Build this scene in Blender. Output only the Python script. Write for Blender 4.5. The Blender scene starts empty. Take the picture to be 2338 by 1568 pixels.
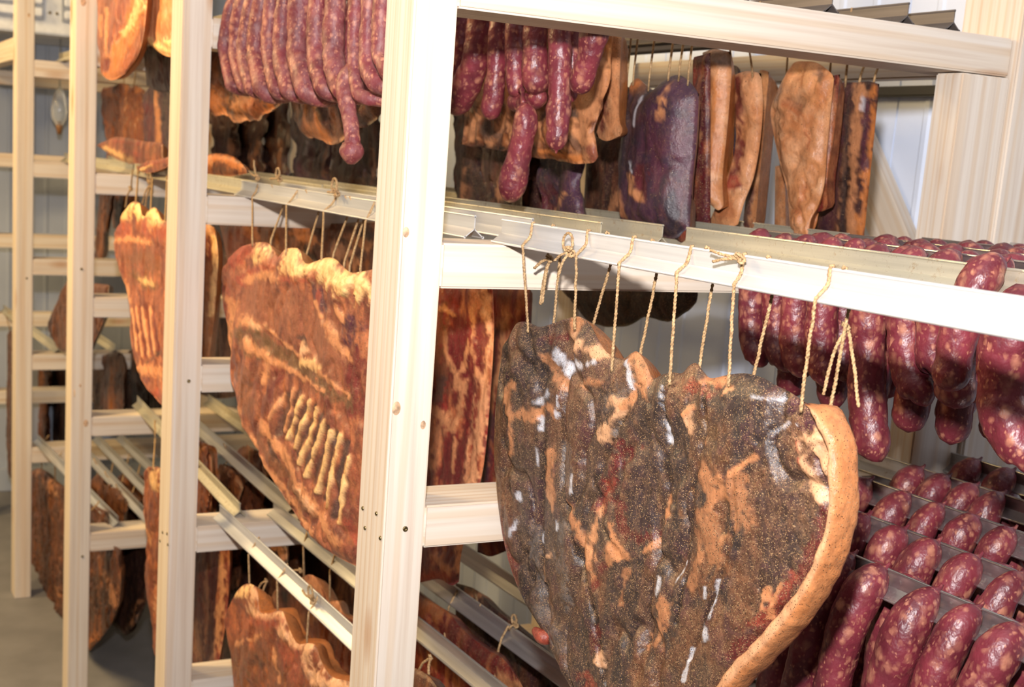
import bpy, bmesh, math, random
import numpy as np
from mathutils import Matrix, Vector

# ------------------------------------------------------------------ camera, light, exposure
W, H = 2338.0, 1568.0
F_PX, PPX, PPY = 2921.4, -149.75, 117.25
CAM = np.array([-0.6073, -1.3365, 0.2021])
CM = np.array([[0.895, -0.441, 0.066], [0.023, 0.192, 0.981], [0.445, 0.877, -0.182]])
yaw, pitch, roll = [math.radians(a) for a in (26.917, 10.4908, 3.8273)]
_f = np.array([math.sin(yaw) * math.cos(pitch), math.cos(yaw) * math.cos(pitch), -math.sin(pitch)])
_r = np.array([math.cos(yaw), -math.sin(yaw), 0.0]); _u = np.cross(_r, _f)
CM = np.array([math.cos(roll) * _r + math.sin(roll) * _u, -math.sin(roll) * _r + math.cos(roll) * _u, _f])

scene = bpy.context.scene
COL = scene.collection
cam_d = bpy.data.cameras.new('camera'); cam = bpy.data.objects.new('camera', cam_d); COL.objects.link(cam)
m = Matrix.Identity(4)
for i in range(3):
    m[i][0], m[i][1], m[i][2], m[i][3] = CM[0][i], CM[1][i], -CM[2][i], CAM[i]
cam.matrix_world = m
cam_d.sensor_width = 36; cam_d.lens = 36 * F_PX / W
cam_d.shift_x = -PPX / W; cam_d.shift_y = PPY / W
cam_d.clip_start = 0.05
cam_d.dof.use_dof = True; cam_d.dof.focus_distance = 1.3; cam_d.dof.aperture_fstop = 10.0
scene.camera = cam

vs = scene.view_settings
vs.view_transform = 'Standard'; vs.look = 'None'; vs.gamma = 1; vs.use_curve_mapping = False
vs.exposure = 0.16

world = bpy.data.worlds.new('world'); scene.world = world; world.use_nodes = True
world.node_tree.nodes['Background'].inputs[0].default_value = (0.55, 0.52, 0.5, 1)
world.node_tree.nodes['Background'].inputs[1].default_value = 0.12

def area(name, loc, target, size, power, color, size_y=None):
    l = bpy.data.lights.new(name, 'AREA'); l.energy = power; l.color = color; l.size = size
    if size_y: l.shape = 'RECTANGLE'; l.size_y = size_y
    else: l.shape = 'DISK'
    o = bpy.data.objects.new(name, l); COL.objects.link(o); o.location = loc
    o.rotation_euler = (Vector(target) - Vector(loc)).to_track_quat('-Z', 'Y').to_euler()
    return o
# the photographer's flash, a hand's width above the lens
fl = CAM + 0.23 * CM[1] + 0.02 * CM[2] - 0.02 * CM[0]
ft = CAM + 2.0 * CM[2] + 1.0 * CM[1] - 0.15 * CM[0]
area('camera_flash', fl, ft, 0.055, 49.0, (1.0, 0.965, 0.965))
# warm tube lamps on the ceiling over the aisle
for k, (ly, lp) in enumerate(((1.55, 92.0), (3.1, 64.0))):
    area('aisle_lamp', (-1.25, ly, 1.28), (-0.35, ly + 0.1, -0.4), 0.25, lp, (1.0, 0.70, 0.32), 1.1)

# ------------------------------------------------------------------ helpers
def ray(px, py):
    d = np.array([(px - W / 2 - PPX) / F_PX, -(py - H / 2 - PPY) / F_PX, 1.0])
    return CM.T @ d
def atx(px, py, x):
    d = ray(px, py); return CAM + d * (x - CAM[0]) / d[0]
def aty(px, py, y):
    d = ray(px, py); return CAM + d * (y - CAM[1]) / d[1]
def atz(px, py, z):
    d = ray(px, py); return CAM + d * (z - CAM[2]) / d[2]
def px_grid_to_x(PX, PY, X):
    dx = (PX - W / 2 - PPX) / F_PX; dy = -(PY - H / 2 - PPY) / F_PX
    D = dx[..., None] * CM[0] + dy[..., None] * CM[1] + CM[2]
    k = (X - CAM[0]) / D[..., 0]
    return CAM + D * k[..., None]

def lin(c):
    c = np.array(c, float) / 255.0
    return np.where(c <= 0.04045, c / 12.92, ((c + 0.055) / 1.055) ** 2.4)

def _h(ix, iy, iz, s):
    n = (ix * 374761393 + iy * 668265263 + iz * 2147483647 + s * 1274126177) & 0xffffffff
    n = ((n ^ (n >> 13)) * 1274126177) & 0xffffffff
    n = (n ^ (n >> 16)) & 0xffffffff
    return n / 4294967295.0
def vnoise(p, s=0):
    p = np.asarray(p, float); i = np.floor(p).astype(np.int64); f = p - i; f = f * f * f * (f * (f * 6 - 15) + 10)
    r = 0
    for dx in (0, 1):
        for dy in (0, 1):
            for dz in (0, 1):
                w = (f[..., 0] if dx else 1 - f[..., 0]) * (f[..., 1] if dy else 1 - f[..., 1]) * (f[..., 2] if dz else 1 - f[..., 2])
                r = r + w * _h(i[..., 0] + dx, i[..., 1] + dy, i[..., 2] + dz, s)
    return r
def fbm(p, s=0, o=4, g=0.5):
    r = 0; a = 1; t = 0; p = np.asarray(p, float)
    for k in range(o):
        r = r + a * vnoise(p * 2 ** k, s + k * 17); t += a; a *= g
    return r / t
def smooth(e0, e1, x):
    t = np.clip((x - e0) / (e1 - e0), 0, 1); return t * t * (3 - 2 * t)

# ------------------------------------------------------------------ materials
MATS = {}
class NT:
    def __init__(s, name):
        s.m = bpy.data.materials.new(name); s.m.use_nodes = True; s.t = s.m.node_tree
        s.b = s.t.nodes['Principled BSDF']
        MATS[name] = s.m
    def n(s, typ, **kw):
        nd = s.t.nodes.new(typ)
        for k, v in kw.items():
            if k.startswith('_'): setattr(nd, k[1:], v)
            else: nd.inputs[k.replace('0x', '')].default_value = v
        return nd
    def l(s, a, ao, b, bi): s.t.links.new(a.outputs[ao], b.inputs[bi])
    def ramp(s, stops):
        r = s.t.nodes.new('ShaderNodeValToRGB'); e = r.color_ramp.elements
        while len(e) < len(stops): e.new(0.5)
        for k, (p, c) in enumerate(stops):
            e[k].position = p; e[k].color = (*c, 1) if len(c) == 3 else c
        return r
    def mix(s, fac, a, b, mode='MIX'):
        nd = s.t.nodes.new('ShaderNodeMix'); nd.data_type = 'RGBA'; nd.blend_type = mode; nd.clamp_factor = True
        for idx, v in ((0, fac), (6, a), (7, b)):
            if isinstance(v, tuple) and len(v) == 2 and hasattr(v[0], 'outputs'): s.t.links.new(v[0].outputs[v[1]], nd.inputs[idx])
            elif idx == 0: nd.inputs[0].default_value = v
            else: nd.inputs[idx].default_value = (*v, 1)
        return nd
    def math(s, op, a, b=None):
        nd = s.t.nodes.new('ShaderNodeMath'); nd.operation = op
        for idx, v in ((0, a), (1, b)):
            if v is None: continue
            if isinstance(v, tuple): s.t.links.new(v[0].outputs[v[1]], nd.inputs[idx])
            else: nd.inputs[idx].default_value = v
        return nd
    def coords(s, scale=(1, 1, 1), rand=True):
        tc = s.t.nodes.new('ShaderNodeTexCoord'); mp = s.t.nodes.new('ShaderNodeMapping'); mp.inputs['Scale'].default_value = scale
        if rand:
            oi = s.t.nodes.new('ShaderNodeObjectInfo')
            cb = s.t.nodes.new('ShaderNodeVectorMath'); cb.operation = 'SCALE'; cb.inputs[0].default_value = (3.7, 9.1, 5.3)
            s.t.links.new(oi.outputs['Random'], cb.inputs['Scale'])
            ad = s.t.nodes.new('ShaderNodeVectorMath'); ad.operation = 'ADD'
            s.t.links.new(tc.outputs['Object'], ad.inputs[0]); s.t.links.new(cb.outputs[0], ad.inputs[1])
            s.t.links.new(ad.outputs[0], mp.inputs['Vector'])
        else: s.t.links.new(tc.outputs['Object'], mp.inputs['Vector'])
        return mp
    def bump(s, src, out, strength, dist):
        b = s.n('ShaderNodeBump', Strength=strength, Distance=dist); s.l(src, out, b, 'Height'); s.l(b, 'Normal', s.b, 'Normal'); return b

def mat_wood():
    t = NT('pine_wood')
    g = t.coords((95, 95, 2.2)); n1 = t.n('ShaderNodeTexNoise', Scale=1.0, Detail=3.0, Roughness=0.6); t.l(g, 0, n1, 'Vector')
    c2 = t.coords((26, 26, 0.9)); n2 = t.n('ShaderNodeTexNoise', Scale=1.0, Detail=2.0); t.l(c2, 0, n2, 'Vector')
    w = t.n('ShaderNodeTexWave', Scale=9.0, Distortion=5.0, Detail=2.0); w.inputs['Detail Scale'].default_value = 0.6; w.wave_type = 'RINGS'; w.rings_direction = 'Z'
    c3 = t.coords((2.6, 2.6, 0.10)); t.l(c3, 0, w, 'Vector')
    r1 = t.ramp([(0.30, (0.58, 0.48, 0.39)), (0.50, (0.66, 0.58, 0.49)), (0.75, (0.71, 0.64, 0.56))]); t.l(n1, 0, r1, 0)
    r2 = t.ramp([(0.35, (0.90, 0.83, 0.74)), (0.65, (1.0, 1.0, 1.0))]); t.l(n2, 0, r2, 0)
    mx = t.mix(0.55, (r1, 0), (r2, 0), 'MULTIPLY')
    rw = t.ramp([(0.0, (1, 1, 1)), (0.72, (1, 1, 1)), (0.93, (0.90, 0.76, 0.60))]); t.l(w, 0, rw, 0)
    mx2 = t.mix(0.5, (mx, 2), (rw, 0), 'MULTIPLY')
    ck = t.coords((9, 9, 3.2)); v = t.n('ShaderNodeTexVoronoi', Scale=1.0); t.l(ck, 0, v, 'Vector')
    rk = t.ramp([(0.05, (1, 1, 1)), (0.10, (0.55, 0.55, 0.55)), (0.17, (0, 0, 0))]); t.l(v, 0, rk, 0)
    mx3 = t.mix((rk, 0), (mx2, 2), (0.42, 0.22, 0.10))
    t.l(mx3, 2, t.b, 'Base Color'); t.b.inputs['Roughness'].default_value = 0.62
    t.bump(n1, 0, 0.15, 0.002)
    return t.m
def mat_alu(name, stain, stain_col, lo=0.58, hi=0.74, metal=0.6, tint=(1, 1, 1), rough=0.36):
    t = NT(name)
    c = t.coords((140, 4, 140)); n = t.n('ShaderNodeTexNoise', Scale=1.0, Detail=3.0); t.l(c, 0, n, 'Vector')
    r = t.ramp([(0.3, tuple(lo * q for q in tint)), (0.7, tuple(hi * q for q in tint))]); t.l(n, 0, r, 0)
    c2 = t.coords((1, 1, 1)); n2 = t.n('ShaderNodeTexNoise', Scale=90.0, Detail=6.0, Roughness=0.75); t.l(c2, 0, n2, 'Vector')
    r2 = t.ramp([(0.72 - 0.4 * stain, (0, 0, 0)), (0.86 - 0.34 * stain, (1, 1, 1))]); t.l(n2, 0, r2, 0)
    mx = t.mix((r2, 0), (r, 0), stain_col)
    t.l(mx, 2, t.b, 'Base Color')
    me = t.math('MULTIPLY_ADD', (r2, 0), -0.5); me.inputs[2].default_value = metal
    t.l(me, 0, t.b, 'Metallic')
    ro = t.math('MULTIPLY_ADD', (r2, 0), 0.25); ro.inputs[2].default_value = rough; t.l(ro, 0, t.b, 'Roughness')
    t.bump(n2, 0, 0.1, 0.001)
    return t.m
def mat_meat():
    t = NT('cured_meat')
    a = t.n('ShaderNodeAttribute', _attribute_name='Col')
    c = t.coords((1, 1, 1), False)
    nf = t.n('ShaderNodeTexNoise', Scale=75.0, Detail=6.0, Roughness=0.68); t.l(c, 0, nf, 'Vector')
    rf = t.ramp([(0.28, (0.5, 0.46, 0.45)), (0.5, (0.98, 0.98, 0.98)), (0.74, (1.55, 1.5, 1.42))]); t.l(nf, 0, rf, 0)
    nfac = t.math('MULTIPLY_ADD', (a, 'Alpha'), 0.5); nfac.inputs[2].default_value = 0.36
    mx = t.mix((nfac, 0), (a, 'Color'), (rf, 0), 'MULTIPLY')
    ms = t.coords((1, 1, 0.6), False); nm = t.n('ShaderNodeTexNoise', Scale=170.0, Detail=5.0, Roughness=0.62); t.l(ms, 0, nm, 'Vector')
    rm = t.ramp([(0.35, (0.7, 0.66, 0.66)), (0.65, (1.22, 1.2, 1.18))]); t.l(nm, 0, rm, 0)
    mx1 = t.mix((nfac, 0), (mx, 2), (rm, 0), 'MULTIPLY')
    wn = t.n('ShaderNodeTexNoise', Scale=40.0, Detail=5.0, Roughness=0.7); t.l(c, 0, wn, 'Vector')
    ws = t.n('ShaderNodeVectorMath', _operation='SCALE'); t.l(wn, 'Color', ws, 0); ws.inputs['Scale'].default_value = 0.05
    wa = t.n('ShaderNodeVectorMath', _operation='ADD'); c5 = t.coords((1, 1, 0.45), False); t.l(c5, 0, wa, 0); t.l(ws, 0, wa, 1)
    ve = t.n('ShaderNodeTexVoronoi', Scale=34.0, _feature='DISTANCE_TO_EDGE'); t.l(wa, 0, ve, 'Vector')
    rv = t.ramp([(0.0, (1, 1, 1)), (0.035, (0.45, 0.45, 0.45)), (0.09, (0, 0, 0))]); t.l(ve, 0, rv, 0)
    vm = t.math('MULTIPLY', (rv, 0), (nfac, 0)); vm2 = t.math('MULTIPLY', (vm, 0), (wn, 0)); vm3 = t.math('MULTIPLY', (vm2, 0), 0.85)
    lt = t.mix(0.55, (mx1, 2), (0.42, 0.22, 0.11)); mxv = t.mix((vm3, 0), (mx1, 2), (lt, 2)); mx1 = mxv
    wd = t.n('ShaderNodeTexNoise', Scale=50.0, Detail=7.0, Roughness=0.75); c6 = t.coords((1.0, 1.0, 0.7), False); t.l(c6, 0, wd, 'Vector')
    rd = t.ramp([(0.36, (0.62, 0.55, 0.53)), (0.48, (1, 1, 1)), (0.58, (1, 1, 1)), (0.68, (1.3, 1.22, 1.14))]); t.l(wd, 0, rd, 0)
    mxd = t.mix((nfac, 0), (mx1, 2), (rd, 0), 'MULTIPLY'); mx1 = mxd
    v = t.n('ShaderNodeTexVoronoi', Scale=820.0); t.l(c, 0, v, 'Vector')
    sep = t.n('ShaderNodeSeparateColor'); t.l(v, 'Color', sep, 0)
    near = t.math('LESS_THAN', (v, 'Distance'), 0.42)
    thr = t.math('MULTIPLY', (a, 'Alpha'), 0.95)
    pick = t.math('LESS_THAN', (sep, 0), (thr, 0))
    fac = t.math('MULTIPLY', (near, 0), (pick, 0))
    pc = t.ramp([(0.0, (0.012, 0.009, 0.008)), (0.46, (0.03, 0.018, 0.012)), (0.54, (0.20, 0.11, 0.05)), (1.0, (0.36, 0.23, 0.12))]); t.l(sep, 1, pc, 0)
    mx2 = t.mix((fac, 0), (mx1, 2), (pc, 0))
    t.l(mx2, 2, t.b, 'Base Color')
    rr = t.ramp([(0.3, (0.46, 0.46, 0.46)), (0.7, (0.25, 0.25, 0.25))]); t.l(nm, 0, rr, 0); t.l(rr, 0, t.b, 'Roughness')
    t.b.inputs['Specular IOR Level'].default_value = 0.45
    sm = t.math('ADD', (nf, 0), (nm, 0)); sm2 = t.math('ADD', (sm, 0), (wd, 0)); t.bump(sm2, 0, 0.34, 0.004)
    return t.m
def mat_sausage(name, base, base2, fat, mould):
    t = NT(name)
    c = t.coords((1, 1, 0.75)); n = t.n('ShaderNodeTexNoise', Scale=34.0, Detail=4.0); t.l(c, 0, n, 'Vector')
    r = t.ramp([(0.35, base), (0.65, base2)]); t.l(n, 0, r, 0)
    dn = t.n('ShaderNodeTexNoise', Scale=160.0, Detail=2.0); t.l(c, 0, dn, 'Vector')
    dv = t.n('ShaderNodeVectorMath', _operation='SCALE'); t.l(dn, 'Color', dv, 0); dv.inputs['Scale'].default_value = 0.006
    da = t.n('ShaderNodeVectorMath', _operation='ADD'); t.l(c, 0, da, 0); t.l(dv, 0, da, 1)
    col = (r, 0)
    for sc, pk, cut in ((85.0, 0.40, 0.55), (150.0, 0.45, 0.55), (300.0, 0.35, 0.5)):
        v = t.n('ShaderNodeTexVoronoi', Scale=sc); t.l(da, 0, v, 'Vector')
        sp = t.n('ShaderNodeSeparateColor'); t.l(v, 'Color', sp, 0)
        rv = t.ramp([(cut * 0.25, (1, 1, 1)), (cut, (0, 0, 0))]); t.l(v, 'Distance', rv, 0)
        pk_ = t.math('LESS_THAN', (sp, 0), pk); f = t.math('MULTIPLY', (rv, 0), (pk_, 0)); f2 = t.math('MULTIPLY', (f, 0), (sp, 1))
        mx = t.mix((f2, 0), col, fat); col = (mx, 2)
    if mould:
        n3 = t.n('ShaderNodeTexNoise', Scale=70.0, Detail=5.0, Roughness=0.7); t.l(c, 0, n3, 'Vector')
        r3 = t.ramp([(0.42, (0, 0, 0)), (0.75, (mould, mould, mould))]); t.l(n3, 0, r3, 0)
        mx = t.mix((r3, 0), col, (0.42, 0.26, 0.22)); col = (mx, 2)
    t.t.links.new(col[0].outputs[col[1]], t.b.inputs['Base Color'])
    t.b.inputs['Roughness'].default_value = 0.40 if not mould else 0.55
    ad = t.math('ADD', (dn, 0), (n, 0)); t.bump(ad, 0, 0.32, 0.004)
    return t.m
def mat_twine():
    t = NT('jute_twine')
    c = t.coords((1, 1, 1)); n = t.n('ShaderNodeTexNoise', Scale=320.0, Detail=3.0); t.l(c, 0, n, 'Vector')
    r = t.ramp([(0.3, (0.20, 0.11, 0.045)), (0.6, (0.42, 0.27, 0.13)), (0.8, (0.55, 0.40, 0.23))]); t.l(n, 0, r, 0)
    t.l(r, 0, t.b, 'Base Color'); t.b.inputs['Roughness'].default_value = 0.8
    t.bump(n, 0, 0.6, 0.001); return t.m
def mat_plain(name, col, rough=0.5, metal=0.0, scale=30.0, var=0.12, bump=0.0):
    t = NT(name); c = t.coords((1, 1, 1)); n = t.n('ShaderNodeTexNoise', Scale=scale, Detail=4.0); t.l(c, 0, n, 'Vector')
    a = tuple(x * (1 - var) for x in col); b = tuple(min(1, x * (1 + var)) for x in col)
    r = t.ramp([(0.3, a), (0.7, b)]); t.l(n, 0, r, 0); t.l(r, 0, t.b, 'Base Color')
    t.b.inputs['Roughness'].default_value = rough; t.b.inputs['Metallic'].default_value = metal
    if bump: t.bump(n, 0, bump, 0.003)
    return t.m
WOOD = mat_wood()
ALU = mat_alu('aluminium', 0.10, (0.30, 0.24, 0.13))
ALU_Y = mat_alu('greasy_aluminium', 0.42, (0.22, 0.12, 0.03), 0.50, 0.66, 0.6, (1, 0.93, 0.72))
ALU_R = mat_alu('stained_aluminium', 0.34, (0.22, 0.11, 0.03), 0.42, 0.58, 0.92, (1, 0.97, 0.95), 0.3)
ALU_G = mat_alu('worn_aluminium', 0.16, (0.30, 0.24, 0.12), 0.5, 0.68, 0.85, (1, 1, 1), 0.33)
MEAT = mat_meat()
SAUS = mat_sausage('sausage_casing', (0.095, 0.013, 0.02), (0.185, 0.027, 0.038), (0.42, 0.17, 0.105), 0)
SAUS_M = mat_sausage('dusty_sausage_casing', (0.12, 0.018, 0.022), (0.21, 0.035, 0.042), (0.50, 0.20, 0.12), 0.30)
TWINE = mat_twine()
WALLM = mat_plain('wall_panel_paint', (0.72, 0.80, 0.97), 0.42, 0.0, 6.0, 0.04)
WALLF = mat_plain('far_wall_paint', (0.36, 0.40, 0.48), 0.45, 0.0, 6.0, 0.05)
CEIL = mat_plain('ceiling_paint', (0.70, 0.70, 0.70), 0.6)
FLOORM = mat_plain('floor_screed', (0.17, 0.165, 0.17), 0.55, 0.0, 9.0, 0.14, 0.05)
WHITE = mat_plain('white_enamel', (0.66, 0.68, 0.72), 0.35)
GREYM = mat_plain('grey_metal', (0.30, 0.31, 0.33), 0.4, 0.4)
DARKM = mat_plain('black_rubber', (0.02, 0.02, 0.022), 0.6)
SCREW = mat_plain('brass_screw', (0.20, 0.15, 0.07), 0.35, 0.9)
SOCK = mat_plain('brown_socket', (0.20, 0.09, 0.03), 0.5)
tg = NT('clear_glass'); tg.b.inputs['Base Color'].default_value = (0.8, 0.83, 0.86, 1); tg.b.inputs['Roughness'].default_value = 0.15
tg.b.inputs['Transmission Weight'].default_value = 0.75; GLASS = tg.m

# ------------------------------------------------------------------ object helpers
def tag(o, label, cat, group=None, kind=None):
    if label: o['label'] = label
    if cat: o['category'] = cat
    if group: o['group'] = group
    if kind: o['kind'] = kind
    return o
def empty(name, loc):
    o = bpy.data.objects.new(name, None); COL.objects.link(o); o.location = loc; o.empty_display_size = 0.05
    return o
def put(name, me, mat, loc, parent=None, smooth_=True):
    if mat: me.materials.append(mat)
    if smooth_ and len(me.polygons): me.polygons.foreach_set('use_smooth', [True] * len(me.polygons))
    o = bpy.data.objects.new(name, me); COL.objects.link(o)
    loc = Vector(loc)
    if parent is not None:
        o.parent = parent; p = parent; off = Vector((0, 0, 0))
        while p is not None: off += p.location; p = p.parent
        o.location = loc - off
    else: o.location = loc
    return o
def mesh_np(name, V, Fq, mat, parent=None, col=None, smooth_=True, origin=None):
    V = np.asarray(V, float); org = V.mean(0) if origin is None else np.asarray(origin, float)
    me = bpy.data.meshes.new(name); me.from_pydata((V - org).tolist(), [], Fq if isinstance(Fq, list) else Fq.tolist())
    if col is not None:
        at = me.color_attributes.new('Col', 'FLOAT_COLOR', 'POINT'); at.data.foreach_set('color', np.asarray(col, np.float32).ravel())
    me.update()
    return put(name, me, mat, org, parent, smooth_)
def board(name, lo, hi, mat=None, parent=None, bev=0.0025, sm=False):
    lo = np.array(lo, float); hi = np.array(hi, float); sz = hi - lo; ctr = (lo + hi) / 2; ax = int(np.argmax(sz))
    bm = bmesh.new(); bmesh.ops.create_cube(bm, size=1.0)
    loc = {2: sz, 0: np.array([sz[2], sz[1], sz[0]]), 1: np.array([sz[0], sz[2], sz[1]])}[ax]
    bmesh.ops.scale(bm, vec=loc, verts=bm.verts)
    if bev: bmesh.ops.bevel(bm, geom=bm.edges[:], offset=bev, segments=2, affect='EDGES', clamp_overlap=True)
    me = bpy.data.meshes.new(name); bm.to_mesh(me); bm.free()
    o = put(name, me, mat or WOOD, ctr, parent, sm)
    o.rotation_euler = {2: (0, 0, 0), 0: (0, math.pi / 2, 0), 1: (-math.pi / 2, 0, 0)}[ax]
    return o
def beam(name, a, b, w, h, mat=None, parent=None, up=(0, 0, 1), bev=0.002):
    a = Vector(a); b = Vector(b); d = b - a; L = d.length; z = d.normalized(); x = z.cross(Vector(up)).normalized(); y = z.cross(x)
    bm = bmesh.new(); bmesh.ops.create_cube(bm, size=1.0); bmesh.ops.scale(bm, vec=(w, h, L), verts=bm.verts)
    if bev: bmesh.ops.bevel(bm, geom=bm.edges[:], offset=bev, segments=2, affect='EDGES')
    me = bpy.data.meshes.new(name); bm.to_mesh(me); bm.free()
    o = put(name, me, mat or WOOD, (a + b) / 2, parent, False)
    o.rotation_euler = Matrix((x, y, z)).transposed().to_euler()
    return o
def catmull(P, n):
    P = np.asarray(P, float)
    if len(P) == 2: return P[0] + (P[1] - P[0]) * np.linspace(0, 1, n)[:, None]
    Q = np.vstack([2 * P[0] - P[1], P, 2 * P[-1] - P[-2]]); out = []
    for i in range(1, len(Q) - 2):
        t = np.linspace(0, 1, 14, endpoint=False)[:, None]
        p0, p1, p2, p3 = Q[i - 1], Q[i], Q[i + 1], Q[i + 2]
        out.append(0.5 * (2 * p1 + (p2 - p0) * t + (2 * p0 - 5 * p1 + 4 * p2 - p3) * t ** 2 + (3 * p1 - p0 - 3 * p2 + p3) * t ** 3))
    C = np.vstack(out + [P[-1:]]); s = np.r_[0, np.cumsum(np.linalg.norm(np.diff(C, axis=0), axis=1))]
    u = np.linspace(0, s[-1], n)
    return np.stack([np.interp(u, s, C[:, k]) for k in range(C.shape[1])], 1)
def frames(C):
    T = np.gradient(C, axis=0); T /= np.linalg.norm(T, axis=1)[:, None] + 1e-12
    ref = np.array([1.0, 0.13, 0.07]);
    if abs(T[0] @ ref) > 0.9: ref = np.array([0.1, 1.0, 0.05])
    N = []; n = ref - T[0] * (ref @ T[0])
    for t in T:
        n = n - t * (n @ t); n /= np.linalg.norm(n) + 1e-12; N.append(n.copy())
    N = np.array(N); return T, N, np.cross(T, N)
def tube_np(C, rad, sides=8, rx=1.0, ry=1.0):
    C = np.asarray(C, float); n = len(C); T, N, B = frames(C); rad = np.broadcast_to(rad, (n,))
    a = np.linspace(0, 2 * math.pi, sides, endpoint=False)
    V = (C[:, None, :] + rad[:, None, None] * (rx * np.cos(a)[None, :, None] * N[:, None, :] + ry * np.sin(a)[None, :, None] * B[:, None, :])).reshape(-1, 3)
    Fq = []
    for i in range(n - 1):
        for j in range(sides):
            k = (j + 1) % sides; Fq.append((i * sides + j, i * sides + k, (i + 1) * sides + k, (i + 1) * sides + j))
    Fq.append(tuple(range(sides))[::-1]); Fq.append(tuple((n - 1) * sides + j for j in range(sides)))
    return V, Fq
def twine_np(C, r=0.0017, fine=True, seed=0):
    C = np.asarray(C, float); L = np.linalg.norm(np.diff(C, axis=0), axis=1).sum()
    if not fine:
        C = catmull(C, max(6, int(L / 0.02))); rn = r * (0.85 + 0.3 * vnoise(C * 220, seed)); return tube_np(C, rn, 6)
    n = max(8, int(L / 0.0022)); C = catmull(C, n); T, N, B = frames(C); s = np.linspace(0, L, n) / 0.0075 * 2 * math.pi
    V, Fq = [], []; off = 0
    wob = (vnoise(C * 90, seed + 5) - 0.5)[:, None] * N * 0.0012
    for k in range(2):
        D = C + wob + 0.40 * r * (np.cos(s + k * math.pi)[:, None] * N + np.sin(s + k * math.pi)[:, None] * B)
        v, f = tube_np(D, r * 0.70 * (0.8 + 0.45 * vnoise(D * 260, seed + k)), 6)
        V.append(v); Fq += [tuple(i + off for i in q) for q in f]; off += len(v)
    return np.vstack(V), Fq

# ------------------------------------------------------------------ the setting
ZF = -1.37
RB = [0.3673, 0.0515, -0.2645, -0.5805, -0.897]; RH = 0.0529; RT = [z + RH for z in RB]     # rail bottoms, tops
FY = [0.0, 0.9887, 2.0079, 3.0, 3.9928]
PWX, PWY = 0.0536, 0.0802

def struct(o, label=None): o['kind'] = 'structure'; return o
def slab_box(name, lo, hi, mat): return struct(board(name, lo, hi, mat, None, 0.0))
slab_box('floor', (-2.4, -3.2, ZF - 0.1), (1.4, 4.6, ZF), FLOORM)
slab_box('ceiling', (-2.4, -3.2, 1.35), (1.4, 4.6, 1.45), CEIL)
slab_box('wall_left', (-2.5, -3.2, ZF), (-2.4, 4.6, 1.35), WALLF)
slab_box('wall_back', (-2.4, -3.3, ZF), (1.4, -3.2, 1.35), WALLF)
def ribbed_wall(name, axis, pos, a0, a1, pitch, mat):
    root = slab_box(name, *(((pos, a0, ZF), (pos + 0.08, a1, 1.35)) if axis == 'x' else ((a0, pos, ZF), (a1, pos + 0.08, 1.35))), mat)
    # one sheet: flat pan, two shallow ribs, recessed joint at the edge
    prof = [(0.0, 0.006), (0.004, 0.0), (0.30, 0.0), (0.32, -0.0035), (0.36, -0.0035), (0.38, 0.0), (0.66, 0.0), (0.68, -0.0035), (0.72, -0.0035), (0.74, 0.0), (0.988, 0.0), (0.994, 0.006)]
    V = [(u * pitch, d - 0.008, z) for z in (ZF + 0.004, 1.345) for u, d in prof]; n = len(prof)
    Fq = [(i, i + 1, n + i + 1, n + i) for i in range(n - 1)]
    me = bpy.data.meshes.new('panel')
    me.from_pydata([(v[0], v[1], v[2]) for v in V] if axis == 'y' else [(v[1], v[0], v[2]) for v in V], [], Fq); me.materials.append(mat)
    k = 0; a = a0
    while a < a1 - 0.01:
        o = bpy.data.objects.new('panel', me); COL.objects.link(o); o.parent = root
        w = Vector((a, pos, 0)) if axis == 'y' else Vector((pos, a, 0))
        o.matrix_parent_inverse = (Matrix.Translation(root.location) @ root.rotation_euler.to_matrix().to_4x4()).inverted()
        o.location = w; a += pitch
    return root
ribbed_wall('wall_right', 'x', 1.30, -1.0, 4.45, 0.26, WALLM)
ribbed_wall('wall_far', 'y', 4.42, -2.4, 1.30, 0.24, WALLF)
t1 = board('trim_1', (1.262, -0.9, 0.372), (1.29, 4.3, 0.392), DARKM, None, 0.003); struct(t1)
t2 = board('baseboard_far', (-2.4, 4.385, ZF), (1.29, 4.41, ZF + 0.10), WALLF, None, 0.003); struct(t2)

# ------------------------------------------------------------------ rack frames
def screw(parent, px, py, plane, val, r=0.0034):
    p = (aty if plane == 'y' else atx)(px, py, val)
    a = np.linspace(0, 2 * math.pi, 12, endpoint=False)
    prof = [(r, 0.0), (r, 0.0012), (r * 0.6, 0.0018), (r * 0.35, 0.0006)]
    V = []
    for rr, h in prof:
        for t in a:
            V.append((p[0] + rr * math.cos(t), val - h, p[2] + rr * math.sin(t)) if plane == 'y' else (val - h, p[1] + rr * math.cos(t), p[2] + rr * math.sin(t)))
    Fq = [(i * 12 + j, i * 12 + (j + 1) % 12, (i + 1) * 12 + (j + 1) % 12, (i + 1) * 12 + j) for i in range(3) for j in range(12)]
    Fq.append(tuple(36 + j for j in range(12)))
    return mesh_np('screw', V, Fq, SCREW, parent)
FL = ['pine ladder frame nearest the camera, its front post cutting through the middle of the picture',
      'second pine ladder frame from the camera, left of the slab with bared ribs',
      'third pine ladder frame from the camera, its front post with brown knots',
      'pine ladder frame whose front post ends on the grey floor at the far left',
      'farthest pine ladder frame, only its rails showing beside the grey wall']
FR = []
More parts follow.
